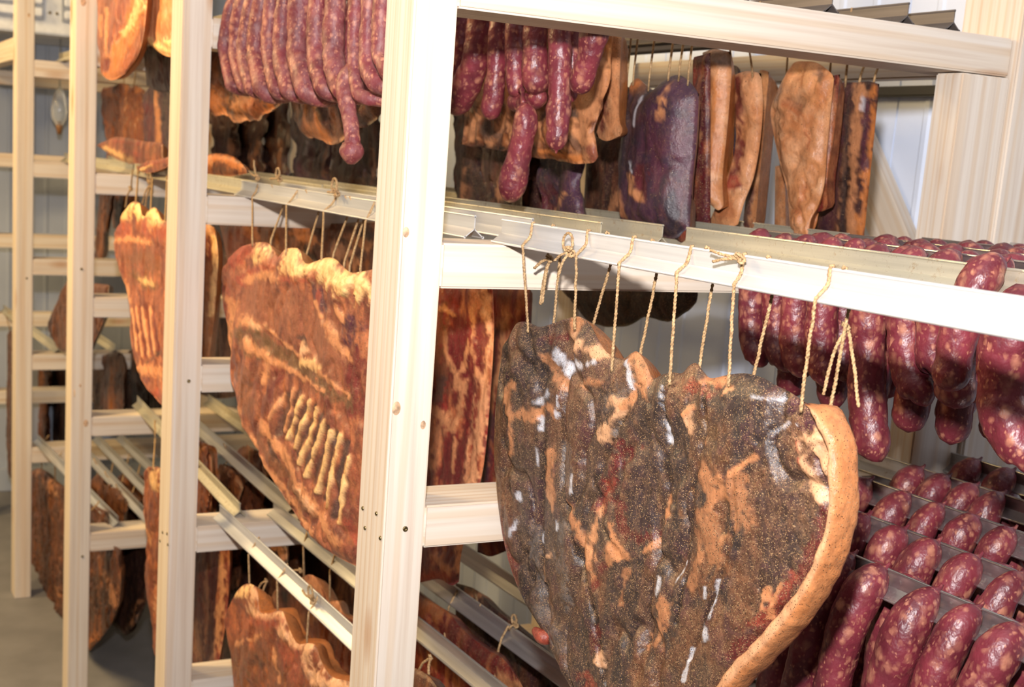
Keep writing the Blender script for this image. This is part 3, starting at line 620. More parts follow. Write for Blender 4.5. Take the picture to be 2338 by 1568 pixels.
# ------------------------------------------------------------------ the big ham in front
XH = 0.150
ham = meat('cured_ham', 'large pepper-crusted grey-brown ham slab hanging from twine strings in front', 'ham', XH, 0.075,
  top=[(1148, 790), (1165, 765), (1180, 738), (1205, 735), (1232, 746), (1262, 738), (1292, 728), (1325, 723), (1350, 745), (1378, 795), (1400, 813), (1425, 818), (1442, 806), (1456, 803), (1476, 830), (1490, 863), (1512, 855), (1535, 850), (1558, 851), (1573, 835), (1590, 829), (1608, 850), (1624, 863), (1660, 856), (1700, 852), (1738, 861), (1772, 879), (1806, 896), (1832, 914), (1852, 925), (1872, 940)],
  bot=[(1320, 1600), (1380, 1640), (1450, 1660), (1530, 1660), (1600, 1640)],
  left=[(1148, 790), (1136, 880), (1129, 980), (1131, 1080), (1141, 1180), (1161, 1280), (1196, 1370), (1240, 1440), (1262, 1490), (1290, 1545), (1320, 1600)],
  right=[(1872, 940), (1900, 985), (1915, 1060), (1914, 1150), (1900, 1230), (1872, 1305), (1825, 1380), (1765, 1450), (1705, 1510), (1655, 1568), (1600, 1640)],
  base='ham', amp=0.0095, res=0.0024, pepper=0.62, stretch=3.6, freq=15, gain=0.92, dfreq=9,
  strokes=[('K', [(1205, 745), (1240, 860), (1248, 1000), (1236, 1200), (1250, 1360)], 13, .6, -.006), ('K', [(1306, 830), (1288, 960), (1292, 1120), (1330, 1260), (1372, 1400), (1392, 1560)], 13, .6, -.007), ('K', [(1472, 880), (1420, 990), (1372, 1100), (1392, 1200), (1430, 1270)], 12, .55, -.006), ('K', [(1530, 862), (1531, 1000), (1524, 1150), (1500, 1300), (1480, 1480)], 11, .55, -.006), ('K', [(1625, 880), (1632, 980), (1600, 1120), (1585, 1260), (1560, 1420)], 13, .6, -.006), ('K', [(1830, 920), (1760, 1000), (1700, 1080), (1700, 1200), (1660, 1340), (1590, 1500)], 11, .5, -.005), ('K', [(1180, 860), (1165, 1000), (1175, 1180), (1215, 1330)], 10, .5, -.005),
    ('P', [(1480, 1060), (1470, 1180)], 60, .6), ('P', [(1350, 960), (1345, 1060)], 40, .5), ('P', [(1215, 1120), (1225, 1200)], 40, .5), ('B', [(1720, 1320), (1700, 1420)], 70, .6), ('B', [(1560, 1500), (1500, 1540)], 80, .6), ('B', [(1330, 1000), (1320, 1080)], 40, .5), ('B', [(1640, 950), (1670, 1000)], 60, .6), ('D', [(1420, 900), (1380, 980), (1370, 1080)], 60, .8), ('D', [(1480, 960), (1490, 1120), (1480, 1190)], 90, .85), ('D', [(1570, 960), (1575, 1100), (1570, 1240)], 70, .8), ('D', [(1690, 900), (1790, 940), (1760, 1000)], 80, .7), ('D', [(1210, 790), (1230, 860), (1240, 905)], 60, .8), ('D', [(1800, 1060), (1800, 1180), (1770, 1280)], 100, .7), ('D', [(1450, 1330), (1470, 1420)], 80, .6), ('B', [(1640, 1060), (1655, 1150), (1650, 1220), (1625, 1300)], 90, .8), ('F', [(1648, 1085), (1655, 1140)], 56, .75), ('F', [(1700, 1095), (1708, 1200)], 44, .65), ('F', [(1640, 1180), (1650, 1270)], 44, .6),
    ('B', [(1150, 950), (1150, 1100), (1170, 1200)], 40, .6), ('r', [(1150, 1200), (1180, 1330)], 26, .5), ('G', [(1290, 1200), (1310, 1370)], 30, .55), ('G', [(1225, 1210), (1245, 1400), (1290, 1480)], 30, .5), ('G', [(1440, 890), (1420, 920)], 40, .5), ('G', [(1300, 1020), (1310, 1100)], 26, .4),  # G strokes put the greyish sheen into the ham colour
    ('F', [(1178, 883), (1176, 921), (1184, 949)], 18), ('F', [(1184, 945), (1225, 948), (1265, 936)], 26), ('F', [(1183, 965), (1184, 1032)], 11), ('F', [(1316, 735), (1325, 775)], 30), ('f', [(1322, 770), (1350, 795), (1390, 812)], 24), ('D', [(1333, 752), (1333, 770)], 12), ('R', [(1258, 775), (1288, 770)], 22), ('F', [(1256, 812), (1270, 850), (1290, 880)], 20, .8), ('F', [(1395, 870), (1330, 880)], 14, .8),
    ('W', [(1280, 808), (1292, 830), (1302, 848)], 22), ('W', [(1328, 828), (1345, 838)], 12), ('W', [(1355, 832), (1372, 826)], 7), ('W', [(1438, 826), (1448, 855), (1457, 880)], 12), ('F', [(1453, 812), (1470, 845), (1484, 900)], 24), ('f', [(1425, 918), (1445, 925), (1412, 958), (1394, 998)], 28), ('F', [(1440, 930), (1455, 905)], 16), ('G', [(1430, 965), (1418, 990)], 10), ('R', [(1438, 1015), (1405, 1085), (1380, 1160)], 34), ('R', [(1418, 1150), (1435, 1205), (1475, 1235), (1505, 1215)], 26, .85), ('F', [(1410, 1190), (1420, 1250), (1445, 1265)], 18), ('F', [(1480, 1260), (1505, 1235), (1520, 1200), (1525, 1130)], 12), ('r', [(1400, 1100), (1388, 1170)], 22, .8), ('t', [(1388, 1158), (1370, 1228)], 13),
    ('W', [(1527, 880), (1529, 960)], 4, .5), ('W', [(1530, 965), (1531, 1005)], 8), ('f', [(1590, 940), (1597, 985)], 16), ('F', [(1582, 945), (1598, 930)], 10), ('F', [(1615, 872), (1660, 868)], 20), ('t', [(1690, 885), (1668, 905)], 14), ('r', [(1640, 900), (1600, 880)], 30, .6), ('L', [(1640, 975), (1660, 1030)], 50, .6), ('F', [(1635, 965), (1632, 1010)], 10), ('F', [(1748, 1040), (1690, 1085)], 12), ('W', [(1745, 905), (1790, 912)], 8, .6), ('W', [(1780, 985), (1810, 965)], 7, .6), ('P', [(1830, 930), (1850, 975)], 40, .9), ('W', [(1828, 968)], 9),
    ('f', [(1832, 1000), (1868, 1000)], 26), ('f', [(1830, 1015), (1845, 1080), (1868, 1135)], 26), ('f', [(1868, 1000), (1880, 1060)], 34), ('r', [(1826, 1005), (1832, 1060)], 9), ('P', [(1864, 1045), (1876, 1100), (1890, 1165)], 11, 1, -.004), ('R', [(1885, 1170), (1850, 1285), (1770, 1405), (1700, 1490)], 34, .85), ('r', [(1810, 1320), (1740, 1420)], 22, .6), ('F', [(1768, 1345), (1750, 1390)], 14), ('F', [(1790, 1330), (1760, 1410)], 8),
    ('F', [(1258, 1030), (1262, 1120), (1270, 1160)], 17), ('t', [(1262, 1140), (1270, 1165)], 18), ('W', [(1185, 1185), (1173, 1222)], 12), ('W', [(1192, 1128), (1194, 1140)], 8), ('W', [(1240, 915), (1262, 898)], 16, .8), ('W', [(1246, 955), (1243, 980)], 8), ('W', [(1283, 905), (1279, 950)], 5), ('W', [(1234, 1025), (1231, 1065)], 5), ('W', [(1322, 1085), (1320, 1125)], 5), ('W', [(1281, 1185), (1280, 1210)], 8), ('W', [(1240, 1215), (1238, 1235)], 6), ('F', [(1310, 1145), (1335, 1200), (1350, 1260), (1378, 1330)], 18), ('t', [(1350, 1230), (1365, 1275)], 22), ('R', [(1392, 1290), (1376, 1335)], 16), ('f', [(1250, 1268), (1244, 1290), (1253, 1325)], 11), ('f', [(1260, 1265), (1246, 1272)], 10), ('F', [(1410, 1240), (1412, 1270)], 22),
    ('W', [(1517, 1320), (1513, 1355)], 11), ('W', [(1573, 1280), (1554, 1328)], 6), ('W', [(1663, 1322), (1655, 1365), (1640, 1405)], 7), ('D', [(1655, 1290), (1640, 1320)], 9), ('W', [(1627, 1428), (1632, 1455)], 15), ('W', [(1594, 1480), (1586, 1515), (1574, 1550)], 9), ('W', [(1632, 1340), (1630, 1360)], 6), ('F', [(1528, 1370), (1520, 1420), (1505, 1470)], 30, .85), ('F', [(1625, 1260), (1600, 1330)], 18, .6), ('f', [(1385, 1488), (1378, 1510), (1392, 1520)], 15), ('r', [(1350, 1540), (1360, 1568)], 30, .8), ('R', [(1380, 1440), (1372, 1480)], 20, .7), ('F', [(1430, 1380), (1445, 1300)], 10, .7)])
rind_strip(ham, [(1846, 924), (1880, 936), (1902, 968), (1920, 1010), (1926, 1080), (1926, 1150), (1912, 1228), (1880, 1312), (1828, 1392), (1770, 1460), (1712, 1520), (1660, 1582), (1610, 1640)], XH, [20, 32, 34, 32, 30, 34, 42, 48, 50, 48, 46, 44, 30], 0.03, 'f', 1.0, dx=0.004, pep=0.16)
z1 = RT[1]
for tp, fp, bp, sd_ in [((1218, 517), (1196, 566), (1205, 742), -1), ((1345, 535), (1318, 592), (1312, 735), -1), ((1449, 556), (1414, 618), (1398, 825), -1), ((1580, 574), (1545, 646), (1530, 858), -1), ((1700, 595), (1676, 668), (1664, 862), -1), ((1900, 622), (1862, 690), (1830, 918), -1)]:
    string(ham, 0.147, z1, tp, bp, XH - (0.012 if bp[0] != 1205 else 0.005), sd_, fp)
for tp, bp in [((1262, 520), (1264, 742)), ((1385, 540), (1353, 748)), ((1488, 560), (1463, 806)), ((1612, 580), (1597, 835)), ((1752, 605), (1720, 862)), ((1925, 632), (1893, 948))]:
    string(ham, 0.147, z1, tp, bp, XH + 0.018, 1)
p = atx(1306, 575, 0.128); bow(ham, p, 0.011, 3, ((0.022, -0.012), (0.012, -0.03)))
p = atx(1693, 590, 0.138); bow(ham, p, 0.009, 5, ((0.03, -0.006), (0.035, 0.004)), loop=False)
p = atx(1258, 590, 0.165); bow(ham, p, 0.008, 8, ((0.022, -0.014), (-0.002, -0.052), (0.002, -0.054)), r=0.002, loop=False)
p = atx(1935, 745, 0.17); bow(ham, p, 0.006, 9, ((-0.032, -0.062), (0.01, -0.06)), loop=False)
# skin tag at the lower left edge
fl_ = mesh_np('flap', *tube_np(catmull([atx(1255, 1460, XH), atx(1236, 1452, XH - .005), atx(1222, 1440, XH - .006), atx(1217, 1446, XH - .006)], 10), np.array([.006, .008, .009, .009, .008, .007, .006, .005, .003, .001]), 10), MEAT, ham)
at_ = fl_.data.color_attributes.new('Col', 'FLOAT_COLOR', 'POINT'); at_.data.foreach_set('color', np.tile(np.r_[lin(PAL['r']) * GAIN, .1], len(fl_.data.vertices)).astype(np.float32))

# ------------------------------------------------------------------ slab with bared ribs
XB = 0.088
sb = meat('bacon_slab', 'orange-brown smoked bacon slab with bared rib bones left of the near post', 'bacon', XB, 0.06,
  top=[(522, 618), (528, 588), (548, 565), (575, 556), (592, 553), (612, 555), (626, 572), (637, 586), (650, 570), (668, 566), (684, 570), (692, 594), (702, 602), (722, 596), (746, 588), (766, 592), (785, 610), (802, 622), (830, 619), (862, 614), (900, 622)],
  bot=[(702, 1212), (742, 1252), (800, 1286), (850, 1305), (900, 1322)],
  left=[(522, 618), (509, 655), (510, 700), (520, 745), (521, 775), (528, 805), (526, 860), (540, 905), (546, 945), (558, 975), (592, 1030), (622, 1090), (660, 1152), (702, 1212)],
  right=[(900, 622), (905, 800), (905, 1000), (902, 1150), (900, 1322)],
  base='ribs', amp=0.006, res=0.0042, pepper=0.22, stretch=2.2, freq=24, gain=1.35,
  strokes=[('b', [(600, 690), (680, 720), (720, 760)], 130, .8), ('b', [(740, 790), (780, 850)], 90, .7), ('b', [(560, 690), (620, 660)], 60, .5),
    ('Y', [(600, 575), (603, 592)], 46), ('Y', [(672, 580), (668, 600), (690, 618)], 42), ('Y', [(702, 612), (740, 615)], 34), ('Y', [(755, 600), (760, 630), (790, 645)], 52), ('Y', [(800, 645), (832, 640)], 40), ('Y', [(835, 640), (832, 675)], 40),
    ('r', [(548, 585), (560, 570)], 44, .9), ('r', [(560, 640), (640, 590)], 26, .9), ('r', [(655, 640), (700, 640), (730, 625)], 16, .8), ('r', [(520, 660), (525, 720)], 24, .7), ('F', [(570, 640), (610, 625), (640, 640)], 16), ('F', [(515, 680), (535, 690)], 16, .8), ('F', [(540, 700), (530, 760), (525, 800)], 26), ('F', [(560, 735), (590, 745)], 30), ('f', [(585, 735), (600, 750)], 16),
    ('P', [(735, 665), (742, 690)], 30), ('r', [(732, 660), (730, 700)], 8), ('F', [(722, 690), (738, 722)], 8), ('P', [(815, 740), (805, 780)], 36), ('F', [(790, 730), (775, 700)], 10), ('R', [(818, 820), (812, 880), (820, 940)], 40, .9), ('R', [(800, 1000), (818, 1100)], 20, .5), ('F', [(760, 740), (785, 790), (800, 820)], 14),
    ('L', [(560, 760), (600, 800)], 46, .8), ('L', [(600, 770), (680, 835), (740, 880), (800, 915)], 34, .9), ('D', [(690, 770), (700, 790)], 14, .8), ('F', [(575, 775), (590, 800), (608, 805)], 18), ('f', [(690, 790), (700, 800)], 18), ('Y', [(700, 825), (735, 845)], 18, .8), ('F', [(620, 755), (660, 790), (690, 815)], 8), ('F', [(740, 850), (800, 905)], 10), ('F', [(610, 815), (640, 830), (690, 860), (740, 890)], 12), ('F', [(620, 820), (610, 870)], 16), ('R', [(640, 850), (625, 910)], 14, .8),
    ('D', [(660, 900), (640, 990)], 14, .8, -.003), ('D', [(682, 890), (655, 990)], 10, .8, -.003), ('D', [(704, 910), (670, 1010)], 10, .9, -.003), ('D', [(723, 925), (686, 1040)], 10, .9, -.003), ('D', [(743, 945), (702, 1070)], 10, .9, -.003), ('D', [(760, 975), (722, 1100)], 10, .9, -.003), ('D', [(777, 985), (745, 1140)], 10, .9, -.003), ('D', [(797, 1010), (772, 1180)], 12, .9, -.003),
    ('t', [(650, 900), (625, 955)], 8, .9, .003), ('t', [(672, 888), (648, 985)], 8, .9, .003), ('Y', [(692, 905), (660, 1000)], 8, 1, .004), ('Y', [(713, 915), (680, 1022)], 9, 1, .004), ('Y', [(733, 932), (693, 1058)], 10, 1, .004), ('Y', [(752, 960), (709, 1085)], 10, 1, .004), ('Y', [(768, 985), (732, 1122)], 10, 1, .004), ('Y', [(787, 992), (757, 1155)], 10, 1, .004), ('Y', [(807, 1040), (784, 1192)], 9, 1, .004),
    ('F', [(548, 930), (575, 990), (610, 1060), (660, 1130), (720, 1215)], 13), ('F', [(610, 970), (650, 1040), (690, 1110), (740, 1180), (780, 1240)], 20), ('f', [(690, 1120), (720, 1160)], 14), ('B', [(600, 1000), (650, 1080), (700, 1150)], 22, .8), ('D', [(620, 1010), (640, 1050)], 12, .7), ('B', [(560, 850), (580, 930)], 40, .6), ('R', [(555, 960), (575, 985)], 14, .6), ('r', [(800, 1190), (820, 1230)], 16, .8)])
zs = RT[1]
for tp, fp, bp in [((588, 425), (577, 462), (576, 552)), ((682, 410), (655, 468), (653, 572)), ((770, 448), (740, 490), (734, 592)), ((855, 470), (835, 510), (822, 622))]:
    string(sb, 0.138, zs, tp, bp, XB - 0.004, -1, fp, 0.0018, False)
for tp, bp in [((622, 430), (616, 556)), ((700, 440), (695, 600)), ((765, 450), (757, 592)), ((790, 455), (782, 612)), ((800, 460), (796, 616)), ((880, 470), (850, 616))]:
    string(sb, 0.138, zs, tp, bp, XB + 0.02, 1, None, 0.0018, False)
p = atx(770, 440, 0.13); bow(sb, p, 0.012, 12, ((0.02, 0.0), (-0.02, -0.004)), r=0.002)
p = atx(640, 408, 0.13); bow(sb, p, 0.010, 13, ((0.03, -0.002), (-0.02, 0.008)), r=0.002)
p = atx(590, 405, 0.13); bow(sb, p, 0.010, 14, ((0.03, 0.01), (0.004, 0.03)), r=0.002, loop=False)

# ------------------------------------------------------------------ slab below, with scalloped fat edge
XL = 0.10
z3 = RT[3]
sc = meat('bacon_slab', 'smoked pork slab with zigzag fat edge at the bottom beside the near post', 'bacon', XL, 0.05,
  top=[(517, 1400), (530, 1370), (545, 1345), (562, 1333), (578, 1335), (588, 1350), (594, 1395), (612, 1400), (632, 1394), (645, 1395), (655, 1420), (668, 1452), (682, 1470), (705, 1468), (722, 1475), (735, 1512), (760, 1545), (800, 1556), (850, 1575)],
  bot=[(560, 1760), (640, 1790), (740, 1800), (850, 1810)], left=[(517, 1400), (517, 1440), (526, 1490), (534, 1560), (548, 1650), (560, 1760)],
  base='loin', amp=0.005, res=0.0045, pepper=0.3, gain=1.3, stretch=2.5,
  strokes=[('Y', [(552, 1350), (570, 1345)], 26), ('f', [(582, 1350), (582, 1395), (605, 1410), (640, 1402)], 16), ('f', [(644, 1402), (650, 1440), (672, 1472), (712, 1472)], 18), ('f', [(712, 1475), (712, 1530), (745, 1560), (800, 1568)], 24), ('B', [(560, 1480), (600, 1510), (640, 1540)], 80, .6), ('r', [(590, 1420), (640, 1420)], 26, .7), ('r', [(660, 1490), (690, 1540)], 40, .6), ('T', [(535, 1440), (560, 1430)], 40, .6), ('F', [(545, 1470), (600, 1450)], 10), ('F', [(625, 1480), (640, 1560)], 7), ('L', [(545, 1530), (560, 1560)], 40, .5), ('D', [(590, 1500), (600, 1520)], 16, .6)])
rind_strip(sc, [(582, 1345), (592, 1392), (614, 1402), (640, 1396), (652, 1425), (672, 1460), (712, 1470), (730, 1512), (760, 1548), (812, 1560)], XL + 0.03, 12, 0.06, 'O', 0.85, 'back_fat', 60)
for tp, fp, bp in [((590, 1232), (568, 1262), (570, 1345)), ((655, 1290), (634, 1322), (634, 1396)), ((728, 1350), (706, 1388), (700, 1472))]:
    string(sc, 0.117, z3, tp, bp, XL + 0.004, -1, fp, 0.0019, False)
p = atx(715, 1368, 0.108); bow(sc, p, 0.012, 21, ((0.03, 0.006), (-0.02, 0.014)), r=0.002)
p = atx(610, 1325, 0.15); bow(sc, p, 0.006, 22, ((0.03, -0.03), (0.005, -0.055)), r=0.002, loop=False)
sd2 = meat('bacon_slab', 'reddish smoked slab with orange fat lumps behind the zigzag-edged slab', 'bacon', 0.225, 0.06,
  top=[(622, 1368), (628, 1345), (650, 1338), (672, 1345), (690, 1318), (712, 1312), (730, 1330), (752, 1370), (772, 1372), (790, 1405), (850, 1430)], bot=[(640, 1700), (720, 1720), (850, 1740)],
  base='loin', amp=0.005, strokes=[('F', [(690, 1325), (715, 1325), (725, 1350)], 30), ('F', [(760, 1378), (780, 1390)], 26), ('F', [(640, 1348), (630, 1365)], 16), ('R', [(720, 1430), (790, 1500)], 70, .6), ('D', [(648, 1355), (655, 1365)], 14), ('F', [(660, 1420), (720, 1410)], 18, .7)])
for tp, fp, bp in [((700, 1232), (693, 1255), (694, 1318)), ((764, 1285), (754, 1302), (753, 1372))]:
    string(sd2, 0.227, z3, tp, bp, 0.225, -1, fp, 0.0019, False)
p = atx(688, 1302, 0.215); bow(sd2, p, 0.007, 23, ((0.025, -0.008),), r=0.002, loop=False)

# low slabs right of the near post
sA = meat('cured_loin', 'dark red cured loin under the low sticks between near post and ham', 'cured meat', 0.30, 0.05,
  top=[(930, 1330), (980, 1370), (1020, 1395), (1060, 1440), (1110, 1480), (1150, 1505), (1180, 1545), (1200, 1580)], bot=[(930, 1640), (1040, 1700), (1140, 1740), (1200, 1750)], base='belly', gain=0.8, strokes=[('O', [(960, 1370), (1010, 1400)], 40, .7), ('R', [(1040, 1450), (1120, 1500)], 60, .6), ('F', [(1150, 1550), (1180, 1560)], 30)])
for tp, fp, bp in [((1045, 1356), (1025, 1386), (1015, 1455)), ((1160, 1440), (1140, 1475), (1130, 1540))]:
    string(sA, 0.35, z3, tp, bp, 0.29, -1, fp, 0.0019, False)
p = atx(1180, 1425, 0.345); bow(sA, p, 0.008, 24, ((0.01, -0.01),), r=0.002)
sA2 = meat('cured_loin', 'shadowed cured loin hanging behind the third low stick below the ham', 'cured meat', 0.40, 0.06,
  top=[(1040, 1330), (1085, 1345), (1120, 1380), (1180, 1430), (1240, 1480), (1300, 1540)], bot=[(1040, 1600), (1150, 1660), (1300, 1700)], base='dark', strokes=[('F', [(1075, 1352), (1085, 1365)], 18)])
string(sA2, 0.35, z3, (1100, 1370), (1085, 1350), 0.40, 1, None, 0.0018, False)
sA3 = meat('cured_loin', 'cured loin with loose twine ends at the very bottom right of the near post', 'cured meat', 0.12, 0.05,
  top=[(930, 1520), (955, 1528), (980, 1545), (1000, 1570)], bot=[(930, 1760), (970, 1780), (1000, 1790)], base='brown', gain=.8)
p = atx(985, 1500, 0.19); bow(sA3, p, 0.006, 26, ((0.035, -0.05), (-0.012, -0.03)), r=0.002, loop=False)

# ------------------------------------------------------------------ bellies right of the near post
b1 = meat('pork_belly', 'striped pork belly with pink fat edge right of the near post', 'bacon', 0.27, 0.05,
  top=[(900, 610), (950, 620), (1010, 640), (1060, 640), (1124, 642)], bot=[(880, 1300), (940, 1330), (1000, 1322), (1030, 1336), (1048, 1328)], left=[(900, 610), (890, 800), (885, 1000), (880, 1300)], right=[(1124, 642), (1128, 750), (1120, 900), (1106, 1050), (1085, 1150), (1055, 1255), (1048, 1328)],
  base='belly', amp=0.003, res=0.0045, pepper=0.10, stretch=7, gain=1.45,
  strokes=[('t', [(1108, 650), (1114, 760), (1108, 900), (1092, 1030), (1072, 1150), (1050, 1300)], 20), ('t', [(1090, 860), (1080, 960), (1066, 1100)], 12), ('R', [(1098, 735), (1100, 840)], 24), ('F', [(1084, 700), (1084, 800), (1095, 855)], 10), ('R', [(1045, 750), (1045, 850)], 54), ('F', [(1020, 760), (1022, 800), (1045, 858), (1062, 840), (1076, 780)], 10), ('F', [(1050, 860), (1046, 890)], 16), ('R', [(1078, 870), (1066, 1000), (1055, 1100)], 26), ('R', [(1050, 900), (1045, 920)], 20), ('F', [(1064, 870), (1058, 930), (1040, 980)], 16), ('B', [(1000, 700), (1000, 800), (1010, 890)], 44, .8), ('D', [(1012, 880), (1000, 910)], 30, .7), ('F', [(1000, 940), (1030, 960)], 36), ('F', [(1010, 980), (1000, 1060)], 30, .8), ('R', [(1030, 1010), (1020, 1090)], 26), ('F', [(1044, 1000), (1042, 1080)], 8), ('F', [(1000, 720), (1015, 700), (1040, 720)], 10), ('r', [(975, 1320), (1030, 1310)], 24), ('F', [(1000, 1270), (1030, 1300)], 18)])
b2 = meat('pork_belly', 'dark red pork belly squeezed between striped belly and grey-brown ham', 'bacon', 0.37, 0.06,
  top=[(1118, 645), (1150, 640), (1185, 645), (1210, 655)], bot=[(1090, 1260), (1120, 1270), (1150, 1260), (1180, 1250)], base='belly', amp=0.003, stretch=7, gain=1.2, pepper=.1,
  strokes=[('F', [(1165, 720), (1150, 840), (1135, 900)], 16), ('R', [(1135, 760), (1132, 850)], 26), ('F', [(1170, 780), (1150, 880)], 14), ('P', [(1130, 950), (1115, 1090)], 24)])
XD = 0.30
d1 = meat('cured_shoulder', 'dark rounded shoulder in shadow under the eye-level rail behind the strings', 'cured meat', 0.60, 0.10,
  top=[(1240, 600), (1330, 590), (1450, 590), (1540, 590), (1600, 600)], bot=[(1310, 690), (1350, 735), (1420, 744), (1470, 728), (1520, 738), (1570, 715), (1590, 690)], base='dark', gain=.5, wob=8)  # low gain puts the deep shadow into the meat colour

# ------------------------------------------------------------------ behind the ribbed slab, through the second frame
m1 = meat('bacon_slab', 'smoked slab with yellow fat top seen behind the slab with bared ribs', 'bacon', 0.30, 0.06,
  top=[(500, 505), (560, 500), (620, 505), (700, 500), (760, 510), (850, 505), (900, 510)], bot=[(540, 690), (680, 705), (780, 715), (900, 720)], base='brown', amp=.005, strokes=[('O', [(570, 520), (585, 535)], 24), ('O', [(680, 525), (720, 540)], 30), ('F', [(770, 575), (800, 600)], 40), ('F', [(800, 540), (840, 560)], 20), ('R', [(540, 540), (560, 600)], 60, .6), ('K', [(700, 570), (720, 590)], 26)])
m2 = meat('pork_belly', 'pale-edged narrow pork belly hanging right beside the second post', 'bacon', 0.17, 0.05,
  top=[(440, 500), (465, 505), (490, 520)], bot=[(440, 890), (455, 890), (466, 880)], right=[(490, 520), (498, 580), (494, 660), (485, 760), (470, 860), (466, 880)], base='rind', amp=.003, strokes=[('R', [(474, 550), (478, 590)], 22), ('Y', [(490, 540), (493, 600), (485, 720)], 8)])
m3 = meat('cured_slab', 'dark slab hanging in the gap between narrow belly and ribbed slab', 'cured meat', 0.42, 0.05,
  top=[(485, 500), (520, 505), (570, 505)], bot=[(455, 900), (500, 910), (570, 900)], base='dark', gain=.9, stretch=6)

# meats under the low sticks, seen above the low rail of the second frame
LW = [(430, 480, 1010, 1330, .22, 'loin'), (478, 545, 1060, 1340, .27, 'brown'), (540, 600, 1020, 1340, .33, 'loin'), (585, 690, 1050, 1330, .38, 'brown')]
LWL = ['smoked slab under the yellowed low stick just right of the second post', 'brown smoked slab with fat lump below the yellowed low stick end', 'smoked slab behind the low rail under the grey slanting stick', 'brown slab in shadow left of the ribbed slab tip']
for i, (xa, xb, ya, yb, X, bs) in enumerate(LW):
    o = meat('smoked_slab', LWL[i], 'cured meat', X, 0.05, [(xa, ya + 20), ((xa + xb) / 2 - 6, ya), (xb, ya + 24)], [(xa + 6, yb), ((xa + xb) / 2, yb + 14), (xb, yb)], base=bs, gain=.9, wob=16, amp=.008, stretch=2, group='slabs under the low sticks in the second bay', strokes=[('F', [((xa + xb) / 2, ya + 10)], 26, .8)])
    string(o, (0.16, 0.27, 0.27, 0.40)[i], z3, ((xa + xb) / 2, ya - 30), ((xa + xb) / 2, ya + 6), X, 1, None, .0018, False)
g1 = meat('pork_belly', 'striped pork belly below the low rail right of the second post', 'bacon', 0.20, 0.05,
  top=[(440, 1180), (470, 1180), (500, 1185), (522, 1190)], bot=[(420, 1560), (460, 1570), (490, 1565)], right=[(522, 1190), (524, 1300), (515, 1420), (490, 1565)], base='belly', amp=.003, stretch=7, strokes=[('t', [(508, 1270), (512, 1340), (500, 1440), (490, 1510)], 16), ('R', [(488, 1300), (490, 1360)], 18), ('F', [(475, 1290), (478, 1400), (470, 1500)], 7), ('R', [(490, 1420), (480, 1490)], 18), ('F', [(455, 1420), (450, 1500)], 18)])
g2 = meat('smoked_slab', 'dark smoked slab below the low rail behind zigzag-edged slab', 'cured meat', 0.30, 0.05, [(515, 1190), (570, 1190), (650, 1190)], [(500, 1580), (580, 1590), (660, 1580)], base='dark', gain=1.0, wob=12, amp=.007, strokes=[('F', [(640, 1245), (650, 1270)], 16)])
g3 = meat('smoked_slab', 'dark brown smoked slab under the second low stick left of near post', 'cured meat', 0.42, 0.05, [(640, 1200), (700, 1210), (780, 1240), (830, 1290)], [(650, 1560), (740, 1580), (830, 1560)], base='dark', gain=.9)

# ------------------------------------------------------------------ second bay front: slab with fat horns
XC = 0.088
c1 = meat('bacon_slab', 'ribbed smoked slab with two pale fat horns between second and third posts', 'bacon', XC, 0.055,
  top=[(268, 535), (272, 515), (285, 495), (290, 475), (303, 461), (318, 464), (324, 490), (335, 492), (345, 476), (357, 476), (368, 500), (382, 505), (410, 520)], bot=[(352, 905), (372, 925), (410, 930)], left=[(268, 535), (264, 570), (277, 620), (290, 665), (298, 720), (297, 760), (305, 810), (322, 860), (352, 905)], right=[(410, 520), (415, 700), (410, 930)],
  base='ribs', amp=.004, res=.006, pepper=.12, stretch=3, gain=1.6,
  strokes=[('Y', [(300, 470), (294, 492)], 24), ('Y', [(318, 472), (322, 496), (350, 484)], 12), ('Y', [(355, 485), (358, 512)], 26), ('r', [(285, 515), (290, 540)], 30, .7), ('r', [(340, 520), (375, 530)], 30, .7), ('F', [(268, 550), (300, 545), (345, 555)], 12), ('B', [(300, 590), (340, 580), (350, 610)], 36, .7), ('L', [(310, 630), (350, 650)], 22, .8), ('Y', [(330, 640), (350, 648)], 12, .7), ('F', [(285, 640), (300, 690)], 10),
    ('R', [(312, 700), (322, 810)], 5, .8, -.002), ('R', [(324, 700), (334, 815)], 5, .8, -.002), ('R', [(338, 695), (348, 810)], 5, .8, -.002), ('R', [(352, 700), (362, 800)], 5, .8, -.002), ('t', [(318, 700), (328, 815)], 5, 1, .002), ('t', [(331, 700), (341, 815)], 5, 1, .002), ('t', [(345, 700), (355, 805)], 5, 1, .002), ('t', [(305, 705), (316, 800)], 5, 1, .002), ('D', [(335, 830), (370, 800)], 8, .8), ('F', [(325, 840), (370, 850)], 26), ('P', [(338, 868)], 16, .8), ('r', [(360, 895), (372, 905)], 20, .8)])
for tp, bp in [((312, 395), (310, 466)), ((345, 400), (344, 480)), ((378, 410), (377, 505))]:
    string(c1, 0.16, zs, tp, bp, XC, -1, None, .002, False)
p = atx(345, 420, .14); bow(c1, p, .016, 31, ((.05, -.05), (.03, -.09)), r=.0022)
p = atx(300, 430, .14); bow(c1, p, .010, 32, ((-.05, .05), (.03, -.05)), r=.0022, loop=False)

